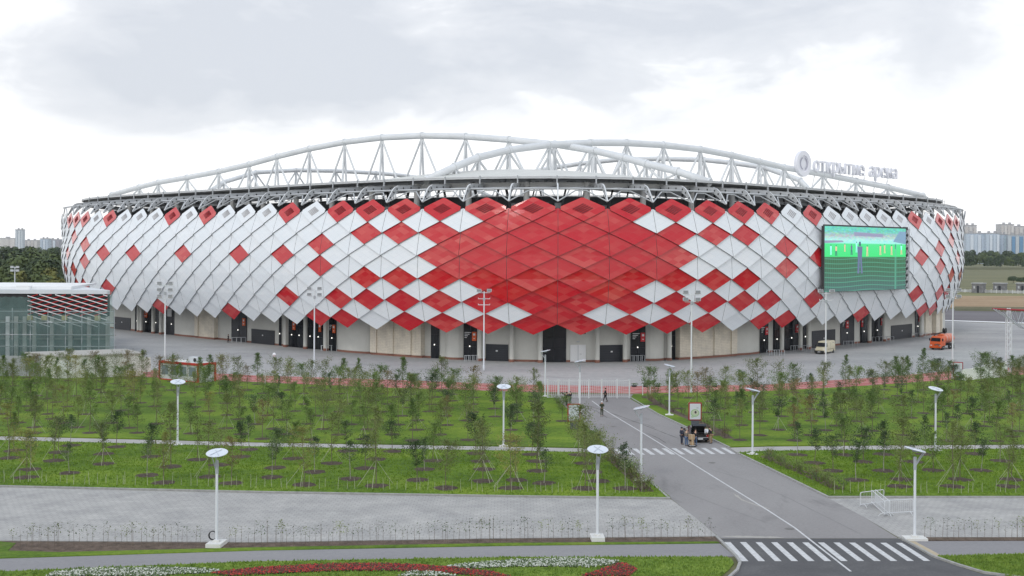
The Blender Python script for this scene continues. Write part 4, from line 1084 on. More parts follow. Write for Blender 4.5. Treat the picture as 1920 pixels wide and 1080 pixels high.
# the back row along the red path is counted one by one as well
fars.sort(key=lambda e: px_of(e[0]))
keep = [e for e in fars if -10 < px_of(e[0]) < 1930]
left_over = max(0, 296-TREE_N[0])
front = sorted(keep, key=lambda e: e[0].y)[:left_over]
lft = sorted([e for e in front], key=lambda e: px_of(e[0]))
for n, e in enumerate(lft):
    sapling(0, 0, e[1], f'{nearest_desc(e[1])} sapling near the red path, {ordw(n+1)} from left among the far ones', sc=e[2], group='saplings near the red path', guy=False, pos=e[0])
ft = MB(); fc = {}
for e in fars:
    if e in front: continue
    desc, tm, cm, gm, h = SAPM[e[1]*3]; a = rr.uniform(0, 6.28); M4 = Matrix.Translation(e[0]) @ Matrix.Rotation(a, 4, 'Z') @ Matrix.Scale(e[2], 4)
    for me, tgt in ((tm, ft), (cm, fc.setdefault(cm.materials[0].name, MB()))):
        tgt.mesh([M4 @ v.co for v in me.vertices], [tuple(p.vertices) for p in me.polygons])
allm = MB(); mats_ = [M_BARK]
allm.v, allm.f, allm.mi, allm.uv = ft.v, ft.f, ft.mi, ft.uv
for nme, mb_ in fc.items():
    off = len(allm.v); mats_.append(bpy.data.materials[nme]); k = len(mats_)-1
    allm.v += mb_.v; allm.f += [tuple(i+off for i in f) for f in mb_.f]; allm.mi += [k]*len(mb_.f); allm.uv += mb_.uv
if allm.f: tag(allm.build('far_saplings', mats_), 'farthest saplings along the red path, seen as one row', 'saplings', kind='stuff')
tag(mul.build('mulch', G_MULCH), 'round patches of dark mulch under the saplings', 'mulch', kind='stuff')
print('TREES', TREE_N[0], 'far', len(fars)-len(front))

# ------------------------------------------------------------------ hedge plants and lawn-edge whips
hr = random.Random(77)
def whip_mesh(rng, h, n, ls, spread):
    t, c = MB(), MB(); 
    for s in range(rng.choice((1, 2, 2))):
        a = rng.uniform(0, 6.28); dx, dy = math.cos(a)*.16*s, math.sin(a)*.1*s; lx = rng.uniform(-.12, .12)
        t.tube([(dx, dy, 0), (dx+lx*.4, dy, h*.5), (dx+lx, dy, h*rng.uniform(.85, 1))], [.014, .011, .004], 3, cap=False)
        for i in range(n):
            z = h*(.45+.55*rng.random()**.8); q = Vector((dx+lx*z/h+rng.gauss(0, spread), dy+rng.gauss(0, spread), z))
            d = Vector((rng.uniform(-1,1), rng.uniform(-1,1), rng.uniform(-.5,.5))).normalized(); e = d.cross(Vector((0, 0, 1))+Vector((rng.random(), rng.random(), 0))).normalized()
            l = ls*rng.uniform(.7, 1.3); c.poly([q-d*l*.5, q+e*l*.25, q+d*l*.5, q-e*l*.25])
    return t, c
WH = []
for i in range(9):
    t, c = whip_mesh(hr, hr.uniform(1.3, 1.75), hr.choice((12, 20, 30)), .12, .14)
    a, b_ = t.build('stem', M_BARK), c.build('leaves', LM[hr.choice(('dark', 'dark', 'olive'))]); WH.append((a.data, b_.data)); bpy.data.objects.remove(a); bpy.data.objects.remove(b_)
def whip(p, lab, group, sc=1.):
    st, lf = hr.choice(WH); o = empty('hedge_plant', p, hr.uniform(0, 6.28)); k = sc*hr.uniform(.82, 1.1); o.scale = (k, k, k)
    for nm, me in (('stem', st), ('leaves', lf)): q = bpy.data.objects.new(nm, me); COL.objects.link(q); q.parent = o
    tag(o, lab, 'hedge plant', group)
soil_c = [(0, 1027), (480, 1024.5), (960, 1016), (1340, 1012)]
n = 0; x = 22
while x < 1345:
    if not (385 < x < 428 or 1105 < x < 1135):
        n += 1; whip(at(x+hr.uniform(-3, 3), lerp_px(soil_c, x)+hr.uniform(-2.5, 1.5), .05), f'thin leafy hedge plant, {ordw(n)} from left in the strip before the paving', 'hedge plants along the left paved area')
    x += hr.uniform(9, 15)
n = 0; x = 1733
while x < 1960:
    if x < 1921: n += 1; lab = f'thin leafy hedge plant, {ordw(n)} from left in the right-hand soil strip'
    whip(at(x, 1011+hr.uniform(-1, 1), .05), lab, 'hedge plants along the right paved area'); x += hr.uniform(8, 14)
bare = MB(); bare.tube([(0, 0, 0), (.02, .01, .5), (.0, .03, .95)], [.021, .018, .010], 3)
bm0 = bare.build('sapling_stake', M_STAKE); bare_me = bm0.data; bpy.data.objects.remove(bm0)
def stakes(bound, x0, x1, lab, group, step, jit=1.5, hs=1.):
    n = 0; x = x0
    while x < x1:
        n += 1; p = at(x+hr.uniform(-4, 4), lerp_px(bound, x)+hr.uniform(-jit, jit), LZ)
        o = bpy.data.objects.new('thin_stake', bare_me); COL.objects.link(o); o.location = p; o.rotation_euler = (hr.uniform(-.06, .06), hr.uniform(-.06, .06), hr.uniform(0, 6)); k = hs*hr.uniform(.7, 1.2); o.scale = (1, 1, k)
        tag(o, f'thin pale stake, {ordw(n)} from left {lab}', 'stake', group); x += hr.uniform(step*.6, step*1.4)
stakes([(0, 904), (480, 914), (960, 922), (1230, 925)], 6, 1215, 'along the front edge of the lower left lawn', 'stakes along the left lawn edge', 14)
stakes([(1560, 925), (1920, 923)], 1565, 1918, 'along the front edge of the lower right lawn', 'stakes along the right lawn edge', 15)
# low shrubs along the road
SHR = []
for i in range(5):
    t, c = MB(), MB(); hgt = hr.uniform(.8, 1.3)
    for s in range(7):
        a = hr.uniform(0, 6.28); L = hr.uniform(.25, .6); p1 = Vector((math.cos(a)*L, math.sin(a)*L, hgt*hr.uniform(.7, 1.05)))
        t.tube([(0, 0, 0), p1*.5+Vector((0, 0, .1)), p1], [.014, .01, .004], 3, cap=False)
        for k in range(38):
            q = p1*(.35+.65*hr.random()) + Vector((hr.gauss(0, .13), hr.gauss(0, .13), hr.gauss(0, .13))); d = Vector((hr.uniform(-1,1), hr.uniform(-1,1), hr.uniform(-.6,.6))).normalized(); e = d.cross(Vector((.3, .2, 1))).normalized(); l = .11
            c.poly([q-d*l*.5, q+e*l*.25, q+d*l*.5, q-e*l*.25])
    a, b_ = t.build('stems', M_BARK), c.build('leaves', LM[('olive', 'mid', 'rust', 'olive', 'dark')[i]]); SHR.append((a.data, b_.data)); bpy.data.objects.remove(a); bpy.data.objects.remove(b_)
def shrub_row(line, n, lab, group, sc=1.):
    for i in range(n):
        f = (i+.5)/n*(len(line)-1); j = min(int(f), len(line)-2); t = f-j
        x = line[j][0]*(1-t)+line[j+1][0]*t; y = line[j][1]*(1-t)+line[j+1][1]*t
        p = at(x, y, LZ); p += Vector((hr.uniform(-.5, .5), hr.uniform(-.4, .4), 0)); st, lf = hr.choice(SHR)
        o = empty('shrub', p, hr.uniform(0, 6.28)); k = sc*hr.uniform(.75, 1.2); o.scale = (k, k, k)
        for nm, me in (('stems', st), ('leaves', lf)): q = bpy.data.objects.new(nm, me); COL.objects.link(q); q.parent = o
        tag(o, f'low shrub, {ordw(i+1)} from the far end, {lab}', 'shrub', group)
def soil_line(name, line, w):
    b = MB(); P = [at(*p) for p in line]
    L = []
    for i, p in enumerate(P):
        t = (P[min(i+1, len(P)-1)]-P[max(i-1, 0)]).normalized(); nn = Vector((-t.y, t.x, 0))*w/2; L.append((p-nn, p+nn))
    for i in range(len(L)-1): b.poly([(v.x, v.y, LZ+.008) for v in (L[i][0], L[i+1][0], L[i+1][1], L[i][1])])
    return tag(b.build(name, G_SOIL, recalc=True), kind='structure')
LN1 = [(1150, 856), (1180, 880), (1203, 900), (1226, 924)]; LN2 = [(1200, 744), (1225, 760), (1262, 778), (1320, 802), (1356, 824)]; LN3 = [(1420, 856), (1470, 878), (1520, 900), (1562, 920)]; LN4 = [(1052, 752), (1085, 780), (1118, 812), (1140, 834)]
LN4b = [(x-14, y+2) for x, y in [(1052, 752), (1064, 764), (1118, 818), (1140, 836)]]
for L_ in (LN1, LN2, LN3): soil_line('shrub_bed', [(x+(0 if L_ is LN1 else 0)-(12 if L_ is LN1 else -12), y) for x, y in L_], 1.1)
shrub_row([(x-12, y) for x, y in LN1], 18, 'left roadside below the far crossing', 'shrubs left of the road', 1.25)
shrub_row([(x+12, y) for x, y in LN2], 22, 'right roadside above the far crossing', 'shrubs right of the upper road')
shrub_row([(x+12, y) for x, y in LN3], 18, 'right roadside below the far crossing', 'shrubs right of the lower road')
shrub_row(LN4b[:2], 4, 'by the board left of the road', 'shrubs along the upper left kerb', 1.0); shrub_row(LN4b[2:], 5, 'left roadside just above the far crossing', 'shrubs above the left end of the far crossing', 1.1)

# ------------------------------------------------------------------ grass tufts and flower beds
def pxpoly(pts): return [at(*p) for p in pts]
def scatter(poly, n, rng):
    x0, x1 = min(p.x for p in poly), max(p.x for p in poly); y0, y1 = min(p.y for p in poly), max(p.y for p in poly); out = []
    x0 = max(x0, -60); x1 = min(x1, 60)
    while len(out) < n:
        p = Vector((rng.uniform(x0, x1), rng.uniform(y0, y1), 0))
        if inside(p, poly): out.append(p)
    return out
gr = random.Random(9)
def tufts(name, poly, n, h, mt):
    b = MB()
    for p in scatter(poly, n, gr):
        if any((p.x-q.x)**2+(p.y-q.y)**2 < .95 for q in MULP): continue
        a = gr.uniform(0, PI); w_ = gr.uniform(.03, .08); hh = h*gr.uniform(.5, 1.3); dx, dy = math.cos(a)*w_, math.sin(a)*w_
        b.poly([(p.x-dx, p.y-dy, LZ), (p.x+dx, p.y+dy, LZ), (p.x+gr.uniform(-.05, .05), p.y+gr.uniform(-.04, .04), LZ+hh)])
    return tag(b.build(name, mt), 'short grass blades standing up from the lawn', 'grass', kind='stuff')
G_BLADE = mat('grass blades', (.075, .150, .009), .7, col2=(.20, .32, .02), scale=.9)
G_BLADE2 = mat('bright grass blades', (.10, .19, .02), .7, col2=(.23, .33, .05), scale=1.2)
FL = pxpoly([(-60, 1082), (0, 1074), (480, 1055), (960, 1047), (1360, 1046), (1376, 1058), (1366, 1070), (1330, 1100), (-60, 1110)])
tufts('grass_blades', FL, 16000, .13, G_BLADE2)
tufts('grass_blades', pxpoly([(1755, 1045), (1930, 1041), (1930, 1095), (1800, 1058)]), 3000, .13, G_BLADE2)
tufts('grass_blades', pxpoly(lower_left), 26000, .14, G_BLADE); tufts('grass_blades', pxpoly([(x if x < 2000 else 1990, y) for x, y in lower_right]), 15000, .14, G_BLADE)
def flowers(name, outline, n, cols, lab, cat, soil=True):
    poly = pxpoly(outline)
    sb = MB(); sb.poly([(p.x, p.y, LZ+.02) for p in poly]); s = tag(sb.build('flower_bed_soil', mat('dark bed soil', (.03, .028, .015), .95, var=.3, scale=6), recalc=True), kind='structure')
    b = MB()
    for p in scatter(poly, n, gr):
        z = LZ+gr.uniform(.03, .13); r = gr.uniform(.03, .07); tlt = Vector((gr.uniform(-.5, .5), gr.uniform(-.9, .1), 1)).normalized(); u = tlt.cross(Vector((1, 0, 0))).normalized(); v = tlt.cross(u)
        c = Vector((p.x, p.y, z)); k = gr.choices(range(len(cols)), [c_[1] for c_ in cols])[0]
        b.poly([c+u*r, c+v*r, c-u*r, c-v*r], k)
    tag(b.build(name, [c_[0] for c_ in cols]), lab, cat, kind='stuff')
F_R = mat('red blossom', (.30, .008, .008), .6, col2=(.50, .035, .02), scale=3); F_R2 = mat('dark red leaves', (.09, .012, .012), .7); F_W = mat('white blossom', (.52, .54, .47), .6); F_G = mat('bed foliage', (.06, .10, .03), .7)
RB_, WB_ = [(F_R, 4), (F_R2, 6), (F_G, 1)], [(F_W, 5), (F_G, 5)]
flowers('white_flowers', [(85, 1084), (100, 1077), (140, 1072.5), (200, 1070), (300, 1068.5), (380, 1070), (413, 1073.5), (398, 1078), (330, 1080), (300, 1084)], 4200, WB_, 'white flowers in the bottom left bed', 'flowers')
flowers('red_flowers', [(395, 1079), (420, 1075), (480, 1069), (600, 1062), (700, 1060.5), (780, 1063), (860, 1069), (925, 1077), (960, 1086), (900, 1084), (820, 1077), (740, 1074), (640, 1074), (560, 1077), (480, 1081), (430, 1084)], 9500, RB_, 'red flowers in a long curved bed', 'flowers')
flowers('white_flowers', [(828, 1067), (880, 1060), (960, 1054), (1040, 1051), (1100, 1051.5), (1163, 1056), (1140, 1064), (1100, 1067), (1020, 1066), (960, 1066), (900, 1069)], 4200, WB_, 'white flowers in the middle bed', 'flowers')
flowers('red_flowers', [(1090, 1084), (1120, 1074), (1165, 1059), (1178, 1062), (1192, 1069), (1194, 1074), (1180, 1084)], 1800, RB_, 'red flowers at the right tip of the beds', 'flowers')
flowers('white_flowers', [(745, 1084), (762, 1077), (780, 1074.5), (812, 1075.5), (860, 1084)], 500, WB_, 'small patch of white flowers at the bottom edge', 'flowers')

# ------------------------------------------------------------------ street lamps
M_DISC = mat('lamp reflector disc', (.62, .67, .74), .25, spec=.6); M_LPOLE = mat('lamp pole paint', (.70, .73, .77), .4); M_LGREY = mat('lamp upper pole grey', (.40, .43, .47), .4)
def lamp_proto(hh=6.1):
    root = empty('street_lamp')
    b = MB(); b.lathe([(.10, .1), (.085, hh-1.3)], 10); b.build('pole', M_LPOLE, root, smooth=False)
    b = MB(); b.lathe([(.11, hh-1.3), (.11, hh-.45), (.06, hh-.42)], 10); b.build('upper_sleeve', M_LGREY, root)
    b = MB()
    for s in (-.09, .09): b.tube([(0, s, hh-1.05), (.30, s*1.2, hh-.55), (.66, s*1.5, hh-.06)], .035, 5)
    b.build('arm', M_LGREY, root)
    T = Matrix.Translation((0, 0, hh+.08)) @ Matrix.Rotation(math.radians(14), 4, 'Y')
    b = MB(); b.lathe([(.02, -.03), (.68, -.04), (.72, 0), (.68, .03), (.02, .05)], 28, M=T); d = b.build('disc', M_DISC, root)
    b = MB()
    b.box(-.45, .62, -.02, .02, .05, .08, M=T @ Matrix.Rotation(.5, 4, 'Z')); b.box(-.45, .62, -.02, .02, .05, .08, M=T @ Matrix.Rotation(-.5, 4, 'Z')); b.build('rib', mat('rib tone', (.52, .56, .62), .4), d)
    b = MB(); b.lathe([(.16, -.16), (.2, -.05), (.2, -.03)], 12, M=T); b.build('lamp_head', M_LGREY, root)
    return root
L0 = lamp_proto()
def base_slab(root, w, d, h, m): b = MB(); b.box(-w/2, w/2, -d/2, d/2, 0.01, h); b.box(-.2, .2, -.2, .2, h, h+.12); o = b.build('base_slab', m, root); return o
LAMPS = [(406, 1024, -95, 'nearest left lamp with cable coil on its concrete base', (1.5, 1.0, .30), 1.0), (1120, 1013, -88, 'lamp with square white base in the soil strip left of the road', (1.3, .9, .32), 1.0),
 (1715, 1012, 0, 'lamp whose tilted disc is seen edge-on, right of the near crossing', (1.5, 1.0, .18), 1.0), (333, 835, -70, 'lamp beside the left footpath, left of the other upper lawn lamps', (.9, .9, .12), 1.03),
 (944, 838, -88, 'lamp beside the left footpath near the middle', (.9, .9, .12), .98), (1202, 902, 170, 'lamp at the left road kerb below the far crossing', (1.3, .9, .1), 1.02),
 (1411, 853, 5, 'lamp on the right path corner with angled arm', (.95, .95, .12), 1.02), (1754, 846, -50, 'lamp beside the right-hand footpath', (1, 1, .12), 1.0),
 (1255, 779, -10, 'lamp at the right kerb above the information board', (1.0, 1.0, .12), .97), (1087, 771, 172, 'lamp behind the left information board', (.8, .8, .1), 1.0), (1022, 744, 170, 'farthest lamp at the left end of the white gate', (.8, .8, .1), 1.0)]
for i, (px, py, rz, lab, bs, sc_) in enumerate(LAMPS):
    p = at(px, py); g = 'disc lamps on slim white poles'
    o = copy_tree(L0, p, math.radians(rz), (sc_,)*3, 'slim white disc ' + lab, 'street lamp', g)
    base_slab(o, *bs, mat('white lamp base', (.66, .66, .64), .8, var=.06, scale=2))
for ch in list(L0.children):
    for g in list(ch.children): bpy.data.objects.remove(g)
    bpy.data.objects.remove(ch)
bpy.data.objects.remove(L0)
b = MB(); pc = at(399, 1021)
n = 22
for t in range(3):
    pts = [(.26*math.cos(2*PI*i/n)*(1-.05*t), -.1+.05*t, .62+.28*math.sin(2*PI*i/n)) for i in range(n+1)]; b.tube(pts, .028, 5)
tag(b.build('cable_coil', M_BLACK, loc=(pc.x, pc.y, 0)), 'upright coil of dark cable leaning on the base of the nearest left lamp', 'cable coil')
# globe lamp
p = at(514, 706); root = empty('globe_lamp', p); tag(root, 'small globe lamp on a grey post beside the red path', 'street lamp')
b = MB(); b.lathe([(.07, 0), (.05, 3.1)], 8); b.build('post', M_LGREY, root); b = MB(); b.lathe([(.05, -.3), (.22, -.2), (.3, 0), (.22, .2), (.04, .3)], 12, c=(0, 0, 3.4)); b.build('globe', mat('milky globe', (.75, .77, .8), .3), root)
# ------------------------------------------------------------------ floodlight masts
M_FLOOD = mat('floodlight housing', (.50, .52, .54), .4); M_FGL = mat('floodlight glass', (.20, .21, .22), .15)
def flood_mast(px, py, h, rows, lab, flip=1, low=0):
    p = at(px, py); root = empty('floodlight_mast', (p.x, p.y, 0)); tag(root, lab, 'floodlight mast', 'floodlight masts around the arena')
    b = MB(); b.lathe([(.17, 0), (.17, .8), (.13, .85), (.09, h)], 10); b.build('pole', M_LPOLE, root)
    b = MB(); b.lathe([(.19, h*.88), (.19, h*.88+.5)], 8); b.build('junction_box', M_LGREY, root)
    for r in range(rows+low):
        z = h-.25-r*1.0
        b = MB(); b.tube([(-.95, 0, z), (.95, 0, z)], .05, 5)
        for s in (-.95, .95): b.tube([(s, 0, z), (s, 0, z+.2)], .04, 4)
        b.build('crossbar', M_LPOLE, root)
        if r >= rows: continue
        for s in (-.85, .85):
            T = Matrix.Translation((s, -.15, z+.38)) @ Matrix.Rotation(-.35, 4, 'X')
            b = MB(); b.box(-.38, .38, -.12, .18, -.22, .22, M=T); f = b.build('floodlight', M_FLOOD, root)
            b = MB(); b.box(-.32, .32, -.135, -.122, -.17, .17, M=T); b.build('lens', M_FGL, f)
flood_mast(309, 706, 14.3, 3, 'tall floodlight mast left of the others, three rows of lamps, behind the kiosk')
flood_mast(589, 692, 13.2, 2, 'tall floodlight mast with four lamps before the white panels left of centre', low=1)
flood_mast(907, 694, 13.0, 1, 'tall floodlight mast with two lamps above empty crossbars', low=2)
flood_mast(1296, 736, 13.9, 2, 'tall floodlight mast with four lamps right of the centre, by the brick bay')
flood_mast(1548, 722, 13.8, 1, 'tall floodlight mast standing left below the video screen', low=1)
flood_mast(1786, 711, 13.8, 2, 'tall floodlight mast at the arena right end by the orange truck')
p = atY(28, 500, 345); root_h = p.z
def fm_far():
    p = atY(28, 500, 345); root = empty('floodlight_mast', (p.x, p.y, 0)); tag(root, 'distant floodlight mast rising behind the roof of the netted building', 'floodlight mast')
    h = p.z; b = MB(); b.lathe([(.2, 0), (.12, h)], 8); b.build('pole', M_LPOLE, root)
    for z in (h-.2, h-1.2):
        b = MB(); b.tube([(-.95, 0, z), (.95, 0, z)], .06, 5); b.build('crossbar', M_LPOLE, root)
        for s in (-.8, .8): b = MB(); b.box(s-.42, s+.42, -.3, .1, z-.2, z+.4); b.build('floodlight', M_FLOOD, root)
fm_far()
# ------------------------------------------------------------------ white gate fence
def picket(px0, px1, py, h, lab):
    a, c = at(px0, py), at(px1, py-.5); L = (c-a).length; ang = math.atan2(c.y-a.y, c.x-a.x); root = empty('gate_fence', (a.x, a.y, 0), ang); tag(root, lab, 'gate')
    m = mat('white gate paint', (.62, .64, .65), .5)
    b = MB(); b.box(0, L, -.025, .025, .15, .21); b.box(0, L, -.025, .025, h-.15, h-.09); b.build('rail', m, root)
    x = .0; b = MB()
    while x < L: b.box(x-.02, x+.02, -.02, .02, .1, h); x += .26
    b.build('pickets', m, root)
    for f in (0, .13, .26, .38, .50, .66, .85, 1.0): b = MB(); b.box(L*f-.09, L*f+.09, -.09, .09, 0, h+.1); b.build('post', m, root)
    return root
picket(1027, 1180, 747, 2.45, 'long white picket gate closing the road before the red path')
# thin white posts
for i, (px, py) in enumerate([(1219, 741), (497, 722), (1205, 742), (1390, 736), (68, 712), (110, 711)]):
    b = MB(); b.lathe([(.05, 0), (.05, 1.5), (.02, 1.55)], 6); tag(b.build('marker_post', M_WPAINT, loc=at(px, py)), f'thin white post, {ordw(sorted([1219,497,1205,1390,68,110]).index(px)+1)} from left along the red path edge', 'post', 'thin white posts')
for i, px in enumerate([1189, 1209, 1233, 1266, 1340, 1420]):
    p = at(px, 725.5); b = MB(); b.lathe([(.30, 0), (.42, .22), (.36, .24)], 10); root = b.build('planter', mat('dark planter', (.05, .055, .05), .8), loc=p)
    b = MB()
    for k in range(60): q = Vector((hr.gauss(0, .22), hr.gauss(0, .22), .25+hr.random()*.25)); b.poly([q, q+Vector((.1, .02, .05)), q+Vector((.05, .08, .1))])
    b.build('plant', LM['dark'], root); tag(root, f'low dark planter, {ordw(i+1)} from left on the red path right of the gate', 'planter', 'planters on the red path')
# ------------------------------------------------------------------ information boards
def board(px, py, w, h, zb, rz, lab, map_=True, thick=.14):
    p = at(px, py); root = empty('information_board', (p.x, p.y, 0), rz); tag(root, lab, 'information board')
    b = MB(); b.box(-w/2, w/2, -thick/2, thick/2, zb, zb+h); b.build('frame', mat('dark red frame', (.32, .012, .02), .4), root, bevel=.06)
    b = MB(); b.box(-w/2+.13, w/2-.13, -thick/2-.02, -thick/2+.01, zb+.13, zb+h-.13); f = b.build('face', mat('board face', (.62, .66, .70), .35), root)
    b = MB(); b.box(-.42, .42, -.07, .07, 0, zb); b.build('pedestal', mat('board pedestal', (.09, .10, .12), .5), root)
    y = -thick/2-.035
    def disc(cx, cz, rx, rz_, mm, nm, yy=0.):
        b = MB(); b.poly([(cx+rx*math.cos(t), y-yy, cz+rz_*math.sin(t)) for t in np.linspace(0, 2*PI, 15)[:-1]]); b.build(nm, mm, f)
    if map_:
        g1, g2 = mat('map green', (.45, .60, .38), .5), mat('map darker green', (.25, .40, .22), .5)
        disc(-.02, zb+h*.42, w*.33, h*.22, g1, 'map_park'); disc(.02, zb+h*.45, w*.2, h*.13, mat('map beige', (.55, .56, .45), .5), 'map_ring', .004); disc(.04, zb+h*.46, w*.08, h*.075, mat('map arena', (.05, .05, .05), .5), 'map_arena', .008)
        rr_ = random.Random(4)
        for i in range(14): t = i*.45; disc(-.02+w*.28*math.cos(t), zb+h*.42+h*.19*math.sin(t), .05, .045, g2, 'map_patch', .006)
        disc(-.3, zb+h*.22, .16, .12, g1, 'map_patch'); disc(.25, zb+h*.7, .14, .05, mat('map grey', (.4, .42, .46), .5), 'map_patch')
    else:
        b = MB()
        for i in range(16): b.box(-w/2+.25, w/2-.25-(i % 3)*.15, y, y+.01, zb+h-.35-i*.11, zb+h-.32-i*.11)
        b.build('text_lines', mat('pale grey text', (.42, .46, .52), .5), f)
board(1303, 808, 1.45, 1.98, 1.15, .03, 'red framed board with a green map on a dark stand behind the open car')
board(1076, 806, 1.45, 1.98, .9, .1, 'red framed board of printed text partly hidden by a sapling, left of the road', map_=False)
board(1796, 714, 1.5, 2.3, .6, -.3, 'red framed pale board beside the floodlight mast at the right red path', map_=False)
# ------------------------------------------------------------------ crowd barriers
def barrier(pa, pb, lab, h=1.15):
    L = (pb-pa).length; root = empty('crowd_barrier', (pa.x, pa.y, .02), math.atan2(pb.y-pa.y, pb.x-pa.x)); tag(root, lab, 'crowd barrier', 'steel barriers by the right paving')
    m = mat('zinc barrier tube', (.60, .62, .64), .35)
    b = MB(); r = .12; b.tube([(0, 0, .22), (0, 0, h-r), (r*.3, 0, h-r*.3), (r, 0, h), (L-r, 0, h), (L-r*.3, 0, h-r*.3), (L, 0, h-r), (L, 0, .22), (0, 0, .22)], .032, 6); b.build('frame', m, root)
    b = MB(); x = .13
    while x < L-.05: b.tube([(x, 0, .24), (x, 0, h-.02)], .008, 4, cap=False); x += .17
    b.build('bars', m, root)
    for x in (.3, L-.3): b = MB(); b.tube([(x, -.38, 0), (x, -.28, .16), (x, 0, .26), (x, .28, .16), (x, .38, 0)], .028, 5); b.build('foot', m, root)
barrier(at(1613, 952), at(1657, 946), 'crowd barrier at the left, turned away behind the crossing one')
barrier(at(1634, 947), at(1659, 970), 'crowd barrier standing obliquely between the other barriers')
barrier(at(1641, 946), at(1668, 969), 'crowd barrier leaning close against the oblique one')
barrier(at(1659, 968), at(1712, 965), 'crowd barrier facing the paving, running up to the lamp post')

# ------------------------------------------------------------------ queue railings at the doors
def qrail(px, py, n, wpx, lab):
    a, c = at(px, py), at(px+wpx, py-.4); root = empty('queue_railing', (a.x, a.y, 0), math.atan2(c.y-a.y, c.x-a.x)); L = (c-a).length; tag(root, lab, 'railing', 'low steel railings before the doors')
    for i in range(n):
        x = L*i/(n-1); b = MB(); b.tube([(x, 0, 0), (x, 0, 1.1), (x, 1.3, 1.1), (x, 1.3, 0)], .05, 5); b.build('hoop', M_STEELG, root)
    b = MB(); b.tube([(0, 1.3, 1.05), (L, 1.3, 1.05)], .05, 5); b.build('rail', M_STEELG, root)
QR = [(255, 618, 4, 32), (303, 622, 3, 18), (435, 643, 4, 26), (524, 647, 3, 14), (545, 648, 3, 14), (578, 653, 4, 30), (603, 659, 4, 28), (874, 679, 4, 22), (1187, 679, 4, 22), (1443, 668, 4, 28), (1488, 659, 5, 33), (1588, 650, 3, 20), (1630, 642, 3, 12), (1648, 641, 5, 28), (1716, 634, 4, 28)]
for i, q in enumerate(QR): qrail(*q, f'low steel queue railing before the arena doors, {ordw(i+1)} from left')

# ------------------------------------------------------------------ kiosk, low building, fences on the left
def pbox(root, name, m, x0, x1, y0, y1, z0, z1, parent=None): b = MB(); b.box(x0, x1, y0, y1, z0, z1); return b.build(name, m, parent or root)
def kiosk():
    a, c, d = at(299, 712), at(371, 719), at(396, 715)
    root = empty('kiosk', (c.x, c.y, 0), math.atan2(a.y-c.y, a.x-c.x)-PI); tag(root, 'long white kiosk edged with red frames, air conditioner on its roof', 'kiosk')
    L = (a-c).length; W = 3.2; hh = 2.9
    mr = mat('kiosk red', (.50, .03, .025), .45); mw = mat('kiosk white', (.56, .58, .60), .5)
    pbox(root, 'wall', mw, -L, 0, 0, W, 0.1, hh-.1); 
    b = MB()
    for x in (-L-.06, -.12): b.box(x, x+.26, -.12, .12, 0, hh)
    b.box(.0, .22, W-.1, W+.12, 0, hh); b.box(-L-.06, .14, -.14, .14, hh-.3, hh+.02); b.box(-.04, .2, -.14, W+.12, hh-.3, hh+.01); b.box(-L-.06, -L+.2, -.14, W+.12, hh-.3, hh+.01); b.box(-L, 0, -.1, .02, 0, .25)
    b.build('red_frame', mr, root)
    pbox(root, 'roof', mat('kiosk roof', (.66, .68, .64), .6), -L+.2, -.04, .14, W-.0, hh-.12, hh-.04)
    for i in range(4): pbox(root, 'window', mat('kiosk glass', (.20, .24, .27), .15), -L+.5+i*L/4.2, -L+.5+(i+.72)*L/4.2, -.02, .02, .9, 2.3)
    ac = pbox(root, 'air_conditioner', mat('pale unit', (.60, .64, .68), .4), -3.2, -1.3, 1.0, 2.0, hh-.04, hh+.75); b = MB(); b.lathe([(.3, 0), (.3, .06)], 12, M=Matrix.Translation((-1.8, .99, hh+.35)) @ Matrix.Rotation(PI/2, 4, 'X')); b.build('fan', M_GATE, ac)
kiosk()
def low_building():
    a, c = at(108, 711), at(268, 704); L = (c-a).length; root = empty('low_building', (a.x, a.y, 0), math.atan2(c.y-a.y, c.x-a.x)); tag(root, 'low flat-roofed white building before the netted one', 'building')
    mw = mat('cream wall', (.70, .70, .67), .8, var=.05, scale=.6); zt = 3.3
    b = MB(); b.mesh([(0, 0, 0), (L, 0, 0), (L-1, 9, 0), (-3.4, 9, 0), (0, 0, zt), (L, 0, zt), (L-1, 9, zt), (-3.4, 9, zt)], [(0,1,5,4), (1,2,6,5), (2,3,7,6), (3,0,4,7)]); b.build('wall', mw, root)
    b = MB(); b.mesh([(-.2, -.2, zt), (L+.2, -.2, zt), (L-.8, 9.2, zt), (-3.6, 9.2, zt), (-.2, -.2, zt+.22), (L+.2, -.2, zt+.22), (L-.8, 9.2, zt+.22), (-3.6, 9.2, zt+.22)], [(0,1,5,4), (1,2,6,5), (2,3,7,6), (3,0,4,7), (4,5,6,7), (3,2,1,0)]); b.build('roof', mat('felt roof', (.38, .37, .34), .9, var=.1, scale=.8), root)
    pbox(root, 'door', M_WPAINT, .4, 2.0, -.05, 0.03, 0.05, 2.7)
    for x in (4.5, 8.5, 11.5): pbox(root, 'wall_panel', mat('cream panel', (.66, .66, .62), .8), x, x+2.2, -.04, .0, .5, 2.8)
low_building()
def hoarding():
    a, c = at(-60, 706), at(88, 706.5); L = (c-a).length; root = empty('site_hoarding', (a.x, a.y, 0), math.atan2(c.y-a.y, c.x-a.x)); tag(root, 'plain pale grey site hoarding at the left under the netting', 'hoarding')
    n = 9
    for i in range(n): pbox(root, 'board', mat('grey hoarding', (.36, .37, .40), .6, var=.05, scale=.5), L*i/n+.01, L*(i+1)/n-.01, 0, .06, .05, 3.2)
    b = MB()
    for i in range(n+1): b.box(L*i/n-.05, L*i/n+.05, .06, .16, 0, 3.15)
    b.build('posts', M_STEELG, root)
hoarding()
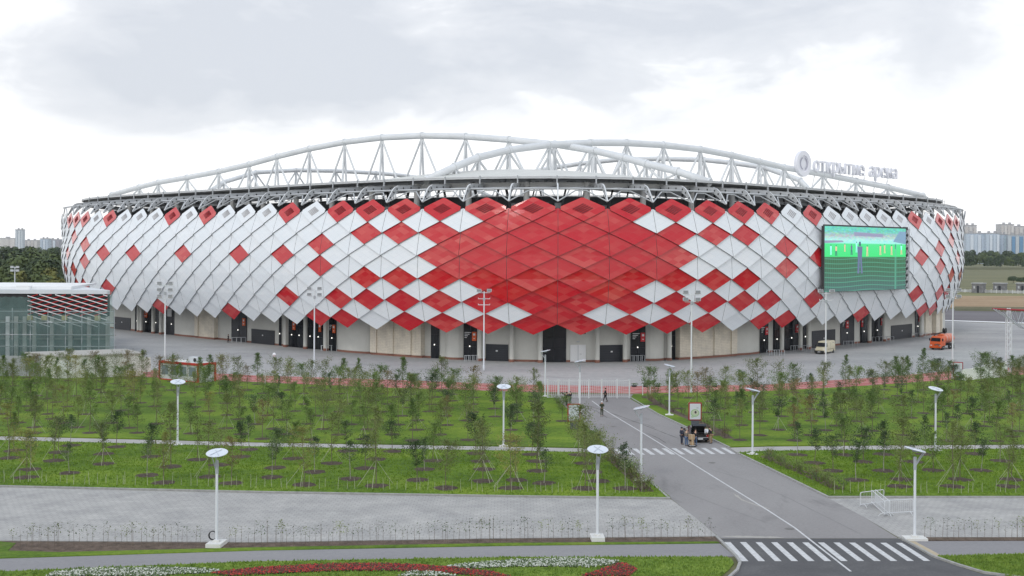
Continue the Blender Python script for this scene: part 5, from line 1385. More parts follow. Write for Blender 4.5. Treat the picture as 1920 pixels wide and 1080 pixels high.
def netted_building():
    Yf = 218*S*1.0
    fr = at(212, 670); fl = atY(-150, 560, fr.y+3); yb = 262*S
    zt = 12.3
    def X(px, Y): return (px-960)*Y/F
    outline = [(X(-150, fr.y), fr.y+1), (X(203, fr.y+1.0), fr.y+1), (X(122, 250), 250), (X(-150, 250), 250)]
    root = empty('netted_building', (outline[0][0], outline[0][1], 0)); tag(root, 'building under construction with white roof, red and white lattice and green scaffold netting', 'building')
    ox, oy = outline[0]; O = [(x-ox, y-oy) for x, y in outline]
    def walls(name, z0, z1, m, grow=0, cap=False):
        b = MB(); n = 4; cx = sum(p[0] for p in O)/4; cy = sum(p[1] for p in O)/4
        P = [(x+(grow if x > cx else -grow), y+(grow if y > cy else -grow)) for x, y in O]
        for i in range(n): a, c = P[i], P[(i+1) % n]; b.poly([(a[0], a[1], z0), (c[0], c[1], z0), (c[0], c[1], z1), (a[0], a[1], z1)])
        if cap: b.poly([(x, y, z1) for x, y in P]); b.poly([(x, y, z0) for x, y in P][::-1])
        return b.build(name, m, root)
    walls('wall', 0, zt-.9, mat('unfinished concrete wall', (.12, .125, .125), .9, var=.35, scale=.25))
    walls('roof', zt-.85, zt-.15, mat('white roof sheet', (.62, .65, .68), .6, var=.05, scale=.2), .5, True)
    b = MB(); b.mesh([(2, 3, zt-.14), (26, 3, zt-.14), (20, 34, zt-.14), (0, 34, zt-.14), (2, 3, zt+.25), (26, 3, zt+.4), (20, 34, zt+.2), (0, 34, zt+.2)], [(0,1,5,4),(1,2,6,5),(2,3,7,6),(3,0,4,7),(4,5,6,7)]); b.build('roof_cover', M_WPAINT, root)
    W = O[1][0]; Yf0 = -.02
    xl = X(50, fr.y)-ox; xr = X(200, fr.y)-ox
    pbox(root, 'fascia', mat('dark parapet', (.035, .032, .032), .9, var=.5, scale=1.2), 0, xl-.2, -.25, -.02, zt-3.5, zt-.9)
    pbox(root, 'lattice_backing', mat('lattice backing', (.02, .022, .022), .8), xl, xr+.3, -.2, -.02, zt-4.9, zt-.9)
    def bars(name, m, slope, y, off, step, z0, z1):
        b = MB(); c = off
        while c < 60:
            # line z = slope*(x-c)+z1 inside rect
            pts = []
            xa, xb = c, c+(z0-z1)/slope
            x0_, x1_ = max(min(xa, xb), xl), min(max(xa, xb), xr)
            if x1_-x0_ > .3: b.tube([(x0_, y, slope*(x0_-c)+z1), (x1_, y, slope*(x1_-c)+z1)], .085, 4)
            c += step
        return b.build(name, m, root)
    bars('white_lattice_bars', M_WPAINT, -.30, -.55, -22, 2.9, zt-6.8, zt-1.0)
    bars('red_lattice_bars', mat('red lattice', (.55, .02, .02), .5), .30, -.35, -12, 2.55, zt-4.8, zt-1.0)
    mc = mat('pale concrete column', (.42, .42, .40), .9, var=.15, scale=.7)
    for px in (12, 28, 44, 62, 95, 130, 165, 200): x = X(px, fr.y)-ox; pbox(root, 'column', mc if px not in (12,) else M_WPAINT, x-.35, x+.35, -.35, -.02, 0, zt-5)
    for z in (3.1, 6.3): pbox(root, 'floor_edge', mat('slab edge', (.22, .22, .20), .9, var=.2, scale=.6), 0, W, -.3, -.02, z, z+.3)
    my = mat('yellow insulation pack', (.42, .38, .18), .9)
    for px in (55, 82, 120, 182): x = X(px, fr.y)-ox; pbox(root, 'insulation_pack', my, x-.5, x+.5, -.7, -.37, 6.65, 7.5)
    # scaffold + net
    xs = [X(px, fr.y-1.5)-ox for px in (-140, -95, -50, -5, 21, 55, 88, 121, 152, 184, 213)]; xe = xs[-1]
    for x in xs:
        b = MB(); b.tube([(x, -1.9, 0), (x, -1.9, 8.9)], .05, 5); b.build('scaffold_pole', M_STEELG, root)
    for z in (2.0, 4.1, 6.3, 8.3):
        b = MB(); b.tube([(xs[0], -1.9, z), (xe, -1.9, z+.05)], .05, 5); b.build('scaffold_ledger', M_STEELG, root)
    for z in (2.0, 4.1, 6.3): pbox(root, 'scaffold_deck', mat('deck boards', (.24, .23, .2), .9), xs[0], xe, -1.85, -.8, z-.12, z-.05)
    m = bpy.data.materials.new('green scaffold net'); m.use_nodes = True; nt = m.node_tree; nt.nodes.clear()
    o_ = N(nt, 'ShaderNodeOutputMaterial'); d = N(nt, 'ShaderNodeBsdfDiffuse'); t = N(nt, 'ShaderNodeBsdfTransparent'); mx = N(nt, 'ShaderNodeMixShader')
    tcn = N(nt, 'ShaderNodeTexCoord'); mpn = N(nt, 'ShaderNodeMapping'); mpn.inputs['Scale'].default_value = (1, 1, .35); nz = N(nt, 'ShaderNodeTexNoise', ins={'Scale': .9, 'Detail': 6, 'Roughness': .7})
    nt.links.new(tcn.outputs['Object'], mpn.inputs[0]); nt.links.new(mpn.outputs[0], nz.inputs['Vector'])
    d.inputs[0].default_value = (.17, .28, .26, 1); nt.links.new(M(nt, 'ADD', .12, M(nt, 'MULTIPLY', nz.outputs[0], .50)), mx.inputs[0]); nt.links.new(t.outputs[0], mx.inputs[1]); nt.links.new(d.outputs[0], mx.inputs[2]); nt.links.new(mx.outputs[0], o_.inputs[0])
    rn = random.Random(8); b = MB(); nx = 90; nz_ = 14
    def top(x):
        px = 960+F*(x+ox)/(fr.y-2)
        return float(np.interp(px, [-150, 48, 56, 58, 70, 200, 203, 214], [10.9, 10.9, 10.4, 8.6, 7.7, 8.6, 11.8, 8.4])) if px < 201 else 8.6
    grid = []
    for i in range(nx+1):
        x = xs[0]+(xe-xs[0])*i/nx; col = []
        tz = top(x)+.12*math.sin(i*1.7)
        for j in range(nz_+1):
            z = .15+(tz-.15)*j/nz_; col.append((x, -2.0-.16*abs(math.sin(i*PI/9))*math.sin(j*PI/3.5)-.05*math.sin(i*2.3+j), z))
        grid.append(col)
    # side return of the net
    for k in range(1, 5):
        grid.append([(xe-.25*k, -2.0+k*.75, .15+(8.6-.15)*j/nz_) for j in range(nz_+1)])
    for i in range(len(grid)-1):
        for j in range(nz_): b.poly([grid[i][j], grid[i+1][j], grid[i+1][j+1], grid[i][j+1]])
    b.build('scaffold_net', m, root, smooth=True)
    b = MB()
    xx = xr+.6; b.poly([(xx-.6, -.5, 8.4), (xx+.3, -.5, 8.4), (xx+.3, -.5, zt-.3), (xx-.6, -.5, zt-.3)]); b.build('corner_net', m, root)
    # rooftop unit
    u = pbox(root, 'roof_unit', M_WPAINT, X(28, fr.y)-ox-.5, X(38, fr.y)-ox+1.0, .8, 2.0, zt-.15, zt+.55)
netted_building()
# ------------------------------------------------------------------ lattice gate on the right
def lattice_gate():
    p = at(1891, 700); root = empty('lattice_gantry', (p.x, p.y, 0), .0); tag(root, 'grey lattice mast carrying a red topped steel lattice girder at the right edge', 'gantry')
    top = 10.7
    for sx in (-.34, .34): 
        for sy in (-.34, .34): b = MB(); b.tube([(sx, sy, 0), (sx, sy, top-2.2), (sx*.5, sy*.5, top)], .07, 5); b.build('mast_leg', M_LPOLE, root)
    b = MB(); z = 0
    while z < top-2.2:
        for (x0, y0, x1, y1) in ((-.34, -.34, .34, -.34), (.34, -.34, .34, .34), (.34, .34, -.34, .34), (-.34, .34, -.34, -.34)): b.tube([(x0, y0, z), (x1, y1, z+1.1)], .028, 4)
        z += 1.1
    b.build('mast_bracing', M_LPOLE, root)
    pr = mat('girder red', (.30, .02, .03), .5)
    for y in (-1.0, 1.0): b = MB(); b.tube([(-2.3, y, top-.15), (12, y, top-.75)], .13, 5); b.build('top_chord', pr, root)
    for y in (-.6, .6): b = MB(); b.tube([(-2.3, y, top-.2), (2.2, y, top-3.2), (12, y, top-5.4)], .10, 5); b.build('bottom_chord', M_LGREY, root)
    b = MB(); x = -1.4; f = 0
    while x < 11:
        zt_ = top-.15-(x+2.3)*.6/14.3; x2 = x+1.0; zb_ = top-.2-(x2+2.3)*3/4.5 if x2 < 2.2 else top-3.2-(x2-2.2)*2.2/9.8
        for y in (-1, 1): b.tube([(x, y, zt_), (x2, y*.6, zb_)], .055, 4); b.tube([(x2, y*.6, zb_), (x+2, y, zt_)], .055, 4)
        b.tube([(x, -1, zt_), (x+1, 1, zt_)], .05, 4); x += 2
    b.build('web_members', M_LGREY, root)
lattice_gate()
# long white low wall at the right
def wbanner():
    a, c = at(1804, 715), at(1887, 707); L = (c-a).length; root = empty('banner_wall', (a.x, a.y, 0), math.atan2(c.y-a.y, c.x-a.x)); tag(root, 'bright white low banner wall behind saplings at the right red path', 'banner wall')
    m = mat('white banner', (.93, .93, .93), .6)
    b = MB(); n = 14
    for i in range(n):
        x0, x1 = L*i/n, L*(i+1)/n; z = lambda x: 1.75+.75*x/L+.06*math.sin(x*2.1)
        b.poly([(x0, .03*math.sin(x0*2), .1), (x1, .03*math.sin(x1*2), .1), (x1, .03*math.sin(x1*2), z(x1)), (x0, .03*math.sin(x0*2), z(x0))]); b.poly([(x1, .08, .1), (x0, .08, .1), (x0, .08, z(x0)), (x1, .08, z(x1))]); b.poly([(x0, .03*math.sin(x0*2), z(x0)), (x1, .03*math.sin(x1*2), z(x1)), (x1, .08, z(x1)), (x0, .08, z(x0))])
    b.build('sheet', m, root); b = MB()
    for i in range(6): b.lathe([(.05, 0), (.05, 1.7+.7*i/5)], 6, c=(L*i/5, .2, 0))
    b.build('posts', M_STEELG, root)
wbanner()

# ------------------------------------------------------------------ vehicles
def wheel(root, x, y, r, w, name='wheel'):
    T = Matrix.Translation((x, y, r)) @ Matrix.Rotation(PI/2, 4, 'X')
    b = MB(); b.lathe([(r*.6, -w/2), (r*.95, -w/2), (r, -w/2+.03), (r, w/2-.03), (r*.95, w/2), (r*.6, w/2)], 20, M=T); o = b.build(name, M_RUBBER, root)
    b = MB(); b.lathe([(.02, -w/2-.005), (r*.58, -w/2+.01), (r*.6, w/2-.01), (.02, w/2+.005)], 14, M=T); b.build('rim', M_STEELG, o)
def quad(root, name, m, pts, parent=None):
    b = MB(); b.poly(pts); return b.build(name, m, parent or root)
def section_body(root, name, m, secs, parent=None, smooth=False, bevel=.03):
    """loft closed cross-sections (lists of (x,y,z)) along the vehicle"""
    b = MB(); n = len(secs[0]); V = [q for s in secs for q in s]; fc = []
    for i in range(len(secs)-1):
        for k in range(n): fc.append((i*n+k, i*n+(k+1) % n, (i+1)*n+(k+1) % n, (i+1)*n+k))
    fc.append(tuple(reversed(range(n)))); fc.append(tuple(range((len(secs)-1)*n, len(secs)*n)))
    b.mesh(V, fc); return b.build(name, m, parent or root, recalc=True, bevel=bevel)
def car():
    p = at(1313, 831); a = at(1366, 839); c = at(1232, 776); ang = math.radians(95)
    root = empty('parked_car', (p.x, p.y, .02), ang); tag(root, 'black car with its boot lid raised, parked at the right kerb among people', 'car')
    m = mat('black car paint', (.012, .014, .018), .15, spec=.7); w = .88
    def sec(x, zb, zt, hw, top): return [(x, -hw, zb), (x, hw, zb), (x, hw, zt-.18), (x, hw*.96, zt), (x, -hw*.96, zt), (x, -hw, zt-.18)]
    # x forward; rear at 0
    section_body(root, 'body', m, [sec(.02, .45, .80, .80, 0), sec(.12, .28, .84, .87, 0), sec(.55, .22, .88, .89, 0), sec(.95, .22, .95, .89, 0), sec(3.4, .22, .95, .89, 0), sec(4.35, .25, .78, .85, 0), sec(4.6, .35, .66, .74, 0)])
    section_body(root, 'cabin', mat('car glass', (.015, .018, .02), .08), [[(x, -hw, .93), (x, hw, .93), (x, ht, zt), (x, -ht, zt)] for x, hw, ht, zt in ((.98, .80, .66, 1.02), (1.45, .82, .62, 1.36), (2.6, .82, .62, 1.40), (3.45, .80, .72, .98))], bevel=0)
    section_body(root, 'roof_panel', m, [[(x, -ht, zt), (x, ht, zt), (x, ht, zt+.03), (x, -ht, zt+.03)] for x, ht, zt in ((1.42, .63, 1.35), (1.7, .63, 1.39), (2.6, .63, 1.41), (2.8, .62, 1.38))], bevel=0)
    pbox(root, 'boot_opening', M_BLACK, .03, .96, -.68, .68, .955, .97); pbox(root, 'boot_cavity', M_BLACK, -.005, .015, -.66, .66, .52, .90)
    T = Matrix.Translation((.95, 0, 1.0)) @ Matrix.Rotation(math.radians(62), 4, 'Y')
    b = MB(); b.box(-.92, 0, -.74, .74, 0, .05, M=T); b.box(-.98, -.90, -.70, .70, -.30, .05, M=T); b.build('boot_lid', m, root, bevel=.02)
    lid_m = M_BLACK; b = MB(); b.box(-.85, -.1, -.6, .6, -.02, -.003, M=T); b.build('lid_lining', lid_m, root)
    pbox(root, 'bumper', m, -.10, .10, -.84, .84, .30, .55); pbox(root, 'bumper_trim', M_STEELG, -.115, -.10, -.80, .80, .56, .61)
    for s in (-1, 1): pbox(root, 'tail_light', mat('tail light', (.45, .03, .03), .2), -.02, .06, min(s*.66, s*.85), max(s*.66, s*.85), .60, .84)
    pbox(root, 'number_plate', M_WPAINT, -.125, -.116, -.26, .26, .38, .49)
    for x in (.85, 3.7):
        for y in (-.80, .80): wheel(root, x, y, .32, .2)
    for s in (-1, 1): pbox(root, 'mirror', m, 3.0, 3.15, min(s*.9, s*1.05), max(s*.9, s*1.05), .95, 1.08)
car()
def van():
    p = at(1543, 663); root = empty('delivery_van', (p.x, p.y, .02), math.radians(-90-36)); tag(root, 'cream delivery van standing before the dark garage gate', 'van')
    m = mat('cream van paint', (.60, .55, .40), .35); w = .98
    def sec(x, zb, zt, hw, hwt): return [(x, -hw, zb), (x, hw, zb), (x, hw, zb+(zt-zb)*.55), (x, hwt, zt-.08), (x, hwt*.9, zt), (x, -hwt*.9, zt), (x, -hwt, zt-.08), (x, -hw, zb+(zt-zb)*.55)]
    section_body(root, 'body', m, [sec(-3.9, .38, 2.35, w, .90), sec(-3.7, .34, 2.42, w, .90), sec(.1, .34, 2.40, w, .88), sec(.55, .34, 2.15, w, .84), sec(1.15, .34, 1.35, w, .88), sec(1.75, .36, 1.10, .93, .84), sec(1.9, .42, .95, .86, .76)])
    quad(root, 'windscreen', M_GLASS, [(1.16, -.82, 1.38), (1.16, .82, 1.38), (.60, .76, 2.12), (.60, -.76, 2.12)]).location = (.02, 0, .02)
    for s in (-1, 1):
        quad(root, 'side_window', M_GLASS, [(.95, s*.97, 1.42), (-.1, s*.985, 1.42), (-.1, s*.91, 2.05), (.45, s*.90, 2.05)])
        pbox(root, 'sliding_door_gap', mat('van gap', (.25, .22, .15), .7), -1.5, -1.47, min(s*.975, s*.992), max(s*.975, s*.992), .5, 2.1)
        pbox(root, 'rub_strip', mat('van strip', (.28, .24, .16), .7), -3.7, -.1, min(s*.975, s*.995), max(s*.975, s*.995), .82, .92)
        pbox(root, 'headlight', mat('clear headlight', (.65, .67, .68), .1), 1.70, 1.86, min(s*.62, s*.86), max(s*.62, s*.86), .78, .98)
        pbox(root, 'mirror', M_BLACK, .85, 1.0, min(s*1.0, s*1.2), max(s*1.0, s*1.2), 1.4, 1.7)
    pbox(root, 'bumper', M_BLACK, 1.7, 2.02, -.93, .93, .22, .68); pbox(root, 'number_plate', M_WPAINT, 2.02, 2.035, -.26, .26, .38, .50)
    pbox(root, 'badge', mat('van badge', (.35, .33, .3), .4), -3.2, -2.6, .935, .95, 1.95, 2.12)
    for x in (-3.0, 1.05):
        for y in (-.90, .90): wheel(root, x, y, .35, .22)
van()
def truck():
    p = at(1763, 655); root = empty('tanker_truck', (p.x, p.y, .02), math.radians(-90-44)); tag(root, 'orange tanker truck with hose reel parked right of the arena', 'truck')
    m = mat('orange truck paint', (.62, .10, .02), .35); mt = mat('orange tank', (.60, .13, .05), .35)
    def sec(x, zb, zt, hw, hwt): return [(x, -hw, zb), (x, hw, zb), (x, hw, zb+(zt-zb)*.6), (x, hwt, zt-.1), (x, hwt*.92, zt), (x, -hwt*.92, zt), (x, -hwt, zt-.1), (x, -hw, zb+(zt-zb)*.6)]
    section_body(root, 'cab', m, [sec(.2, .9, 2.75, 1.2, 1.12), sec(1.3, .8, 2.8, 1.22, 1.12), sec(1.95, .7, 2.5, 1.22, 1.1), sec(2.15, .65, 1.75, 1.22, 1.18), sec(2.25, .65, 1.3, 1.2, 1.15)])
    quad(root, 'windscreen', M_GLASS, [(2.18, -1.02, 1.72), (2.18, 1.02, 1.72), (2.0, .96, 2.42), (2.0, -.96, 2.42)]).location = (.02, 0, 0)
    for s in (-1, 1):
        quad(root, 'side_window', M_GLASS, [(1.9, s*1.215, 1.75), (.9, s*1.225, 1.75), (.9, s*1.15, 2.4), (1.75, s*1.14, 2.4)])
        pbox(root, 'headlight', mat('clear headlight', (.65, .67, .68), .1), 2.24, 2.29, min(s*.7, s*1.05), max(s*.7, s*1.05), .8, 1.0)
        pbox(root, 'mirror', M_BLACK, 1.85, 1.95, min(s*1.25, s*1.5), max(s*1.25, s*1.5), 1.8, 2.3)
        pbox(root, 'mudguard', M_BLACK, -3.9, -1.9, min(s*.8, s*1.2), max(s*.8, s*1.2), 1.0, 1.08)
    pbox(root, 'bumper', m, 2.1, 2.45, -1.2, 1.2, .4, .78); pbox(root, 'bumper_lip', M_BLACK, 2.1, 2.4, -1.15, 1.15, .25, .4)
    b = MB(); 
    n = 20; secs = []
    T = [(-4.4, .0), (-4.38, .85), (-4.2, 1.0), (-.3, 1.0), (-.1, .85), (-.08, .0)]
    tank = MB(); tank.lathe([(max(.01, r), z) for z, r in T], 22, M=Matrix.Translation((0, 0, 2.15)) @ Matrix.Rotation(PI/2, 4, 'Y') @ Matrix.Diagonal((1, 1.12, 1, 1))); tank.build('tank', mt, root, recalc=True)
    for x in (-3.4, -2.2, -1.0): 
        b = MB(); b.lathe([(1.01, x-.04), (1.03, x-.04), (1.03, x+.04), (1.01, x+.04)], 22, M=Matrix.Translation((0, 0, 2.15)) @ Matrix.Rotation(PI/2, 4, 'Y') @ Matrix.Diagonal((1, 1.12, 1, 1))); b.build('tank_band', M_STEELG, root)
    pbox(root, 'chassis', M_BLACK, -4.4, 2.0, -.5, .5, .7, 1.1)
    b = MB(); b.tube([(1.6, -.6, 2.85), (.9, -.6, 3.1), (-1.2, -.3, 3.35), (-1.9, 0, 3.3)], .10, 6); b.tube([(-1.9, 0, 3.1), (-1.9, 0, 3.5)], .12, 6); b.build('hose', M_BLACK, root)
    b = MB(); b.lathe([(.18, -.3), (.52, -.28), (.52, -.2), (.3, -.18), (.3, .18), (.52, .2), (.52, .28), (.18, .3)], 16, M=Matrix.Translation((-2.0, 0, 3.75)) @ Matrix.Rotation(PI/2, 4, 'X')); b.build('hose_reel', M_BLACK, root)
    b = MB(); b.tube([(2.45, .9, 1.0), (3.6, 1.0, 1.25), (4.9, 1.1, 1.2)], .14, 6); b.build('front_boom', mat('rusty boom', (.10, .05, .035), .8), root)
    for x in (1.25, -2.2, -3.5):
        for y in (-1.0, 1.0): wheel(root, x, y, .52, .34)
truck()

# ------------------------------------------------------------------ people
SC2 = bpy.data.scenes.new('workbench')
def skin(verts, edges, radii, name, m, parent, sub=1):
    bm = bmesh.new(); ly = bm.verts.layers.skin.verify(); vs = []
    for i, (p, r) in enumerate(zip(verts, radii)):
        v = bm.verts.new(p); v[ly].radius = (r, r) if not isinstance(r, tuple) else r; v[ly].use_root = (i == 0); vs.append(v)
    for a, c in edges: bm.edges.new((vs[a], vs[c]))
    me = bpy.data.meshes.new('tmp'); bm.to_mesh(me); bm.free()
    o = bpy.data.objects.new('tmp', me); SC2.collection.objects.link(o); a = o.modifiers.new('s', 'SKIN'); a.use_smooth_shade = True
    if sub: q = o.modifiers.new('u', 'SUBSURF'); q.levels = sub; q.render_levels = sub
    vl = SC2.view_layers[0]; vl.update(); dg = vl.depsgraph; me2 = bpy.data.meshes.new_from_object(o.evaluated_get(dg))
    SC2.collection.objects.unlink(o); bpy.data.objects.remove(o); bpy.data.meshes.remove(me)
    me2.materials.clear(); me2.materials.append(m); me2.name = name
    ob = bpy.data.objects.new(name, me2); COL.objects.link(ob); ob.parent = parent; return ob
SKINM = mat('skin', (.50, .30, .21), .55)
def cloth(n, c): return mat('cloth '+n, c, .9, var=.12, scale=6)
def person(px, py, rz, lab, top, legs, hair, lean=0., arms='down', stride=0., hat=None, long_coat=False, h=1.78):
    p = at(px, py); root = empty('person', (p.x, p.y, .02), math.radians(rz)); root.scale = (h/1.78,)*3; tag(root, lab, 'person')
    # facing +y ; lean bends the trunk forward from the hips
    def tr(x, y, z):
        if z > .95: dz = z-.95; return Vector((x, y*math.cos(lean)+math.sin(lean)*dz, .95+dz*math.cos(lean)-y*math.sin(lean)))
        return Vector((x, y, z))
    V = [Vector((0, 0, .95)), tr(0, 0, 1.14), tr(0, .0, 1.34), tr(0, .0, 1.47), tr(0, .02, 1.56), tr(0, .035, 1.66), tr(0, .02, 1.735)]
    Rr = [(.15, .11), (.135, .10), (.165, .11), .058, (.072, .082), (.078, .098), (.055, .07)]
    E = [(0,1),(1,2),(2,3),(3,4),(4,5),(5,6)]
    # nose
    arms_p = {'down': [(.23, 0, 1.14), (.25, .08, .90)], 'fwd': [(.24, .08, 1.16), (.16, .38, 1.12)], 'photo': [(.25, .16, 1.18), (.07, .30, 1.56)], 'reach': [(.25, .16, 1.14), (.17, .46, 1.0)], 'pocket': [(.29, -.04, 1.15), (.20, .10, .98)], 'walk': [(.24, .06, 1.15), (.25, .20, .94)]}[arms]
    hand = []
    for s in (-1, 1):
        k = len(V); sh = tr(s*.185, 0, 1.42); el = tr(s*arms_p[0][0], arms_p[0][1]*(1 if arms != 'walk' else s), arms_p[0][2]); wr = tr(s*arms_p[1][0], arms_p[1][1]*(1 if arms != 'walk' else s), arms_p[1][2])
        d = (wr-el).normalized(); pm = wr + d*.06; hand.append((sh, el, wr))
        V += [sh, el, wr, pm]; Rr += [.062, .045, .030, (.034, .02)]; E += [(2, k), (k, k+1), (k+1, k+2), (k+2, k+3)]
        side = d.cross(Vector((0, 1, .2))).normalized()
        for f in range(4):
            a = pm + side*(.012*(f-1.5)*1.5); V += [a + d*.045, a + d*(.075+.008*(f in (1, 2))) + Vector((0, .012, 0))]; Rr += [.009, .007]; n = len(V); E += [(k+3, n-2), (n-2, n-1)]
        V += [wr + d*.03 + side*.035, wr + d*.065 + side*.05]; Rr += [.011, .008]; n = len(V); E += [(k+2, n-2), (n-2, n-1)]
    leg = []
    for s in (-1, 1):
        k = len(V); st = stride*s
        hip, kn, an, toe = Vector((s*.09, 0, .88)), Vector((s*.10, st*.45+.02, .50)), Vector((s*.10, st, .09)), Vector((s*.11, st+.15, .04))
        leg.append((hip, kn, an, toe)); V += [hip, kn, an, toe]; Rr += [.085, .058, .038, (.035, .025)]; E += [(0, k), (k, k+1), (k+1, k+2), (k+2, k+3)]
    skin(V, E, Rr, 'body', SKINM, root)
    # face
    hc = tr(0, .035, 1.66); up = (tr(0, 0, 1.7)-tr(0, 0, 1.5)).normalized(); fw = Vector((0, up.z, -up.y)) 
    b = MB(); b.mesh([hc+fw*.095+up*.01, hc+fw*.095-up*.035+Vector((.014, 0, 0)), hc+fw*.095-up*.035-Vector((.014, 0, 0)), hc+fw*.122-up*.032], [(0,1,3), (0,3,2), (1,2,3)]); b.build('nose', SKINM, root)
    b = MB()
    for s in (-1, 1): c = hc+fw*.093+up*.018+Vector((s*.03, 0, 0)); b.box(c.x-.011, c.x+.011, c.y-.006, c.y+.008, c.z-.006, c.z+.006)
    b.build('eyes', M_BLACK, root); b = MB(); c = hc+fw*.094-up*.062; b.box(c.x-.022, c.x+.022, c.y-.006, c.y+.006, c.z-.004, c.z+.004); b.build('mouth', mat('lips', (.35, .12, .10), .6), root)
    # clothes: shells over the body
    jv = [tr(0, 0, .80 if long_coat else .90), tr(0, 0, 1.14), tr(0, 0, 1.34), tr(0, 0, 1.46)]; jr = [(.185, .145), (.165, .13), (.19, .135), .075]; je = [(0,1),(1,2),(2,3)]
    for sh, el, wr in hand: k = len(jv); jv += [sh, el, el.lerp(wr, .93)]; jr += [.082, .063, .050]; je += [(2, k), (k, k+1), (k+1, k+2)]
    skin(jv, je, jr, 'jacket', top, root)
    tv = [Vector((0, 0, .96))]; tr_ = [(.165, .125)]; te = []
    for hip, kn, an, toe in leg: k = len(tv); tv += [hip, kn, an]; tr_ += [.105, .078, .058]; te += [(0, k), (k, k+1), (k+1, k+2)]
    skin(tv, te, tr_, 'trousers', legs, root)
    for hip, kn, an, toe in leg: skin([an-Vector((0, .05, .035)), toe-Vector((0, 0, .0)), toe+Vector((0, .06, -.005))], [(0,1),(1,2)], [(.045, .04), (.05, .035), (.04, .028)], 'shoe', M_BLACK, root)
    hm = hair if not hat else hat
    T = Matrix.Translation(tr(0, .015, 1.675)) @ Matrix.Rotation(-lean, 4, 'X')
    b = MB(); b.lathe([(.092, -.05), (.104, -.01), (.102, .04), (.078, .085), (.03, .108), (.005, .11)], 14, M=T @ Matrix.Diagonal((.92, 1.05, 1, 1)) @ Matrix.Translation((0, -.02, 0))); b.build('cap' if hat else 'hair', hm, root, smooth=True)
    if hat: b = MB(); b.box(-.07, .07, .06, .17, .0, .015, M=T); b.build('peak', hm, root)
    return root
HD, HG = mat('dark hair', (.03, .022, .018), .8), mat('grey hair', (.35, .35, .34), .8)
c_blk, c_navy, c_jean, c_khaki, c_olive, c_taupe, c_white, c_green = cloth('black', (.02, .02, .025)), cloth('navy', (.03, .035, .06)), cloth('denim', (.10, .16, .28)), cloth('khaki', (.33, .23, .14)), cloth('olive', (.07, .08, .05)), cloth('taupe', (.20, .17, .14)), cloth('white', (.70, .72, .78)), cloth('teal', (.03, .09, .08))
person(1278, 833.5, -70, 'person in dark jacket and dark cap, leftmost of the group by the open car', c_navy, c_navy, HD, arms='pocket', hat=c_blk)
person(1287, 836.5, -40, 'person in taupe jacket and blue jeans beside the dark-capped one at the car', c_taupe, c_jean, HG, lean=.12, arms='fwd')
person(1303.5, 837, -15, 'person in black top and jeans bending over the cartons behind the open car', c_blk, c_jean, HD, lean=.45, arms='reach')
person(1334, 832, 55, 'person in dark jacket and khaki trousers bending to the right side of the car', c_blk, c_khaki, HD, lean=.35, arms='reach')
person(1328.5, 830, 40, 'person with white shoulders leaning over the car boot beside khaki trousers', c_white, c_khaki, HD, lean=.75, arms='reach')
person(1135, 753.5, 95, 'person in black walking left before the white gate', c_blk, c_blk, HD, arms='walk', stride=.24, h=1.82)
person(1128.5, 781, 175, 'person in open olive jacket and pale hat walking down the road', c_olive, c_olive, HG, arms='photo', hat=c_white, stride=.1, h=1.82)
person(1062, 762, -60, 'person in dark clothes with a camera tripod near the left end of the gate', c_blk, c_navy, HD, arms='photo', h=1.8)
person(1069, 757, 20, 'person in black and teal standing next to the tripod by the gate', c_blk, c_green, HD, arms='fwd', h=1.6)
person(428, 642.5, 80, 'lone dark figure walking across the plaza before the left doors', c_blk, c_blk, HD, arms='walk', stride=.2)
# open jacket front of the walker shows a white shirt
def camera_tripod():
    p = at(1059, 764); root = empty('camera_tripod', (p.x, p.y, .02)); tag(root, 'black camera tripod with a long lens beside the person near the gate', 'tripod')
    for i in range(3): a = i*2.1+.3; b = MB(); b.tube([(0, 0, 1.45), (math.cos(a)*.5, math.sin(a)*.5, 0)], .022, 5); b.build('leg', M_BLACK, root)
    b = MB(); b.box(-.09, .09, -.07, .07, 1.45, 1.62); b.tube([(0, .0, 1.54), (-.42, .1, 1.86)], [.05, .07], 8); b.build('camera', M_BLACK, root)
camera_tripod()
def trolley():
    p = at(1297.5, 838); root = empty('hand_trolley', (p.x, p.y, .02), .1); tag(root, 'small hand trolley under the cartons left of the open car', 'trolley')
    b = MB()
    for s in (-.25, .25): b.tube([(s, .3, .12), (s, .36, 1.15)], .02, 5)
    b.tube([(-.25, .36, 1.15), (.25, .36, 1.15)], .02, 5); b.build('handle', M_STEELG, root); pbox(root, 'tray', M_STEELG, -.3, .3, -.3, .3, .14, .17)
    for s in (-.3, .3): wheel(root, .0+s*.0+s, 0, .12, .05)
    mc = mat('carton brown', (.36, .25, .15), .9)
    for i, (z0, z1, w_, lab) in enumerate(((.18, .52, .20, 'lower brown carton on the trolley by the car'), (.53, .74, .13, 'small brown carton in the middle of the trolley stack'), (.75, 1.22, .30, 'large upper brown carton held on the trolley by the car'))):
        b = MB(); b.box(-w_, w_, -.26, .24, 0, z1-z0); o = b.build('carton', mc, loc=(p.x+(.0, .03, -.05)[i], p.y+.01*i, z0+.02), bevel=.01); tag(o, lab, 'carton', 'cartons on the trolley')
        b = MB(); b.box(-.03, .03, -.262, .242, .002, z1-z0+.002); b.build('tape', mat('tape', (.5, .42, .28), .4), o)
trolley()

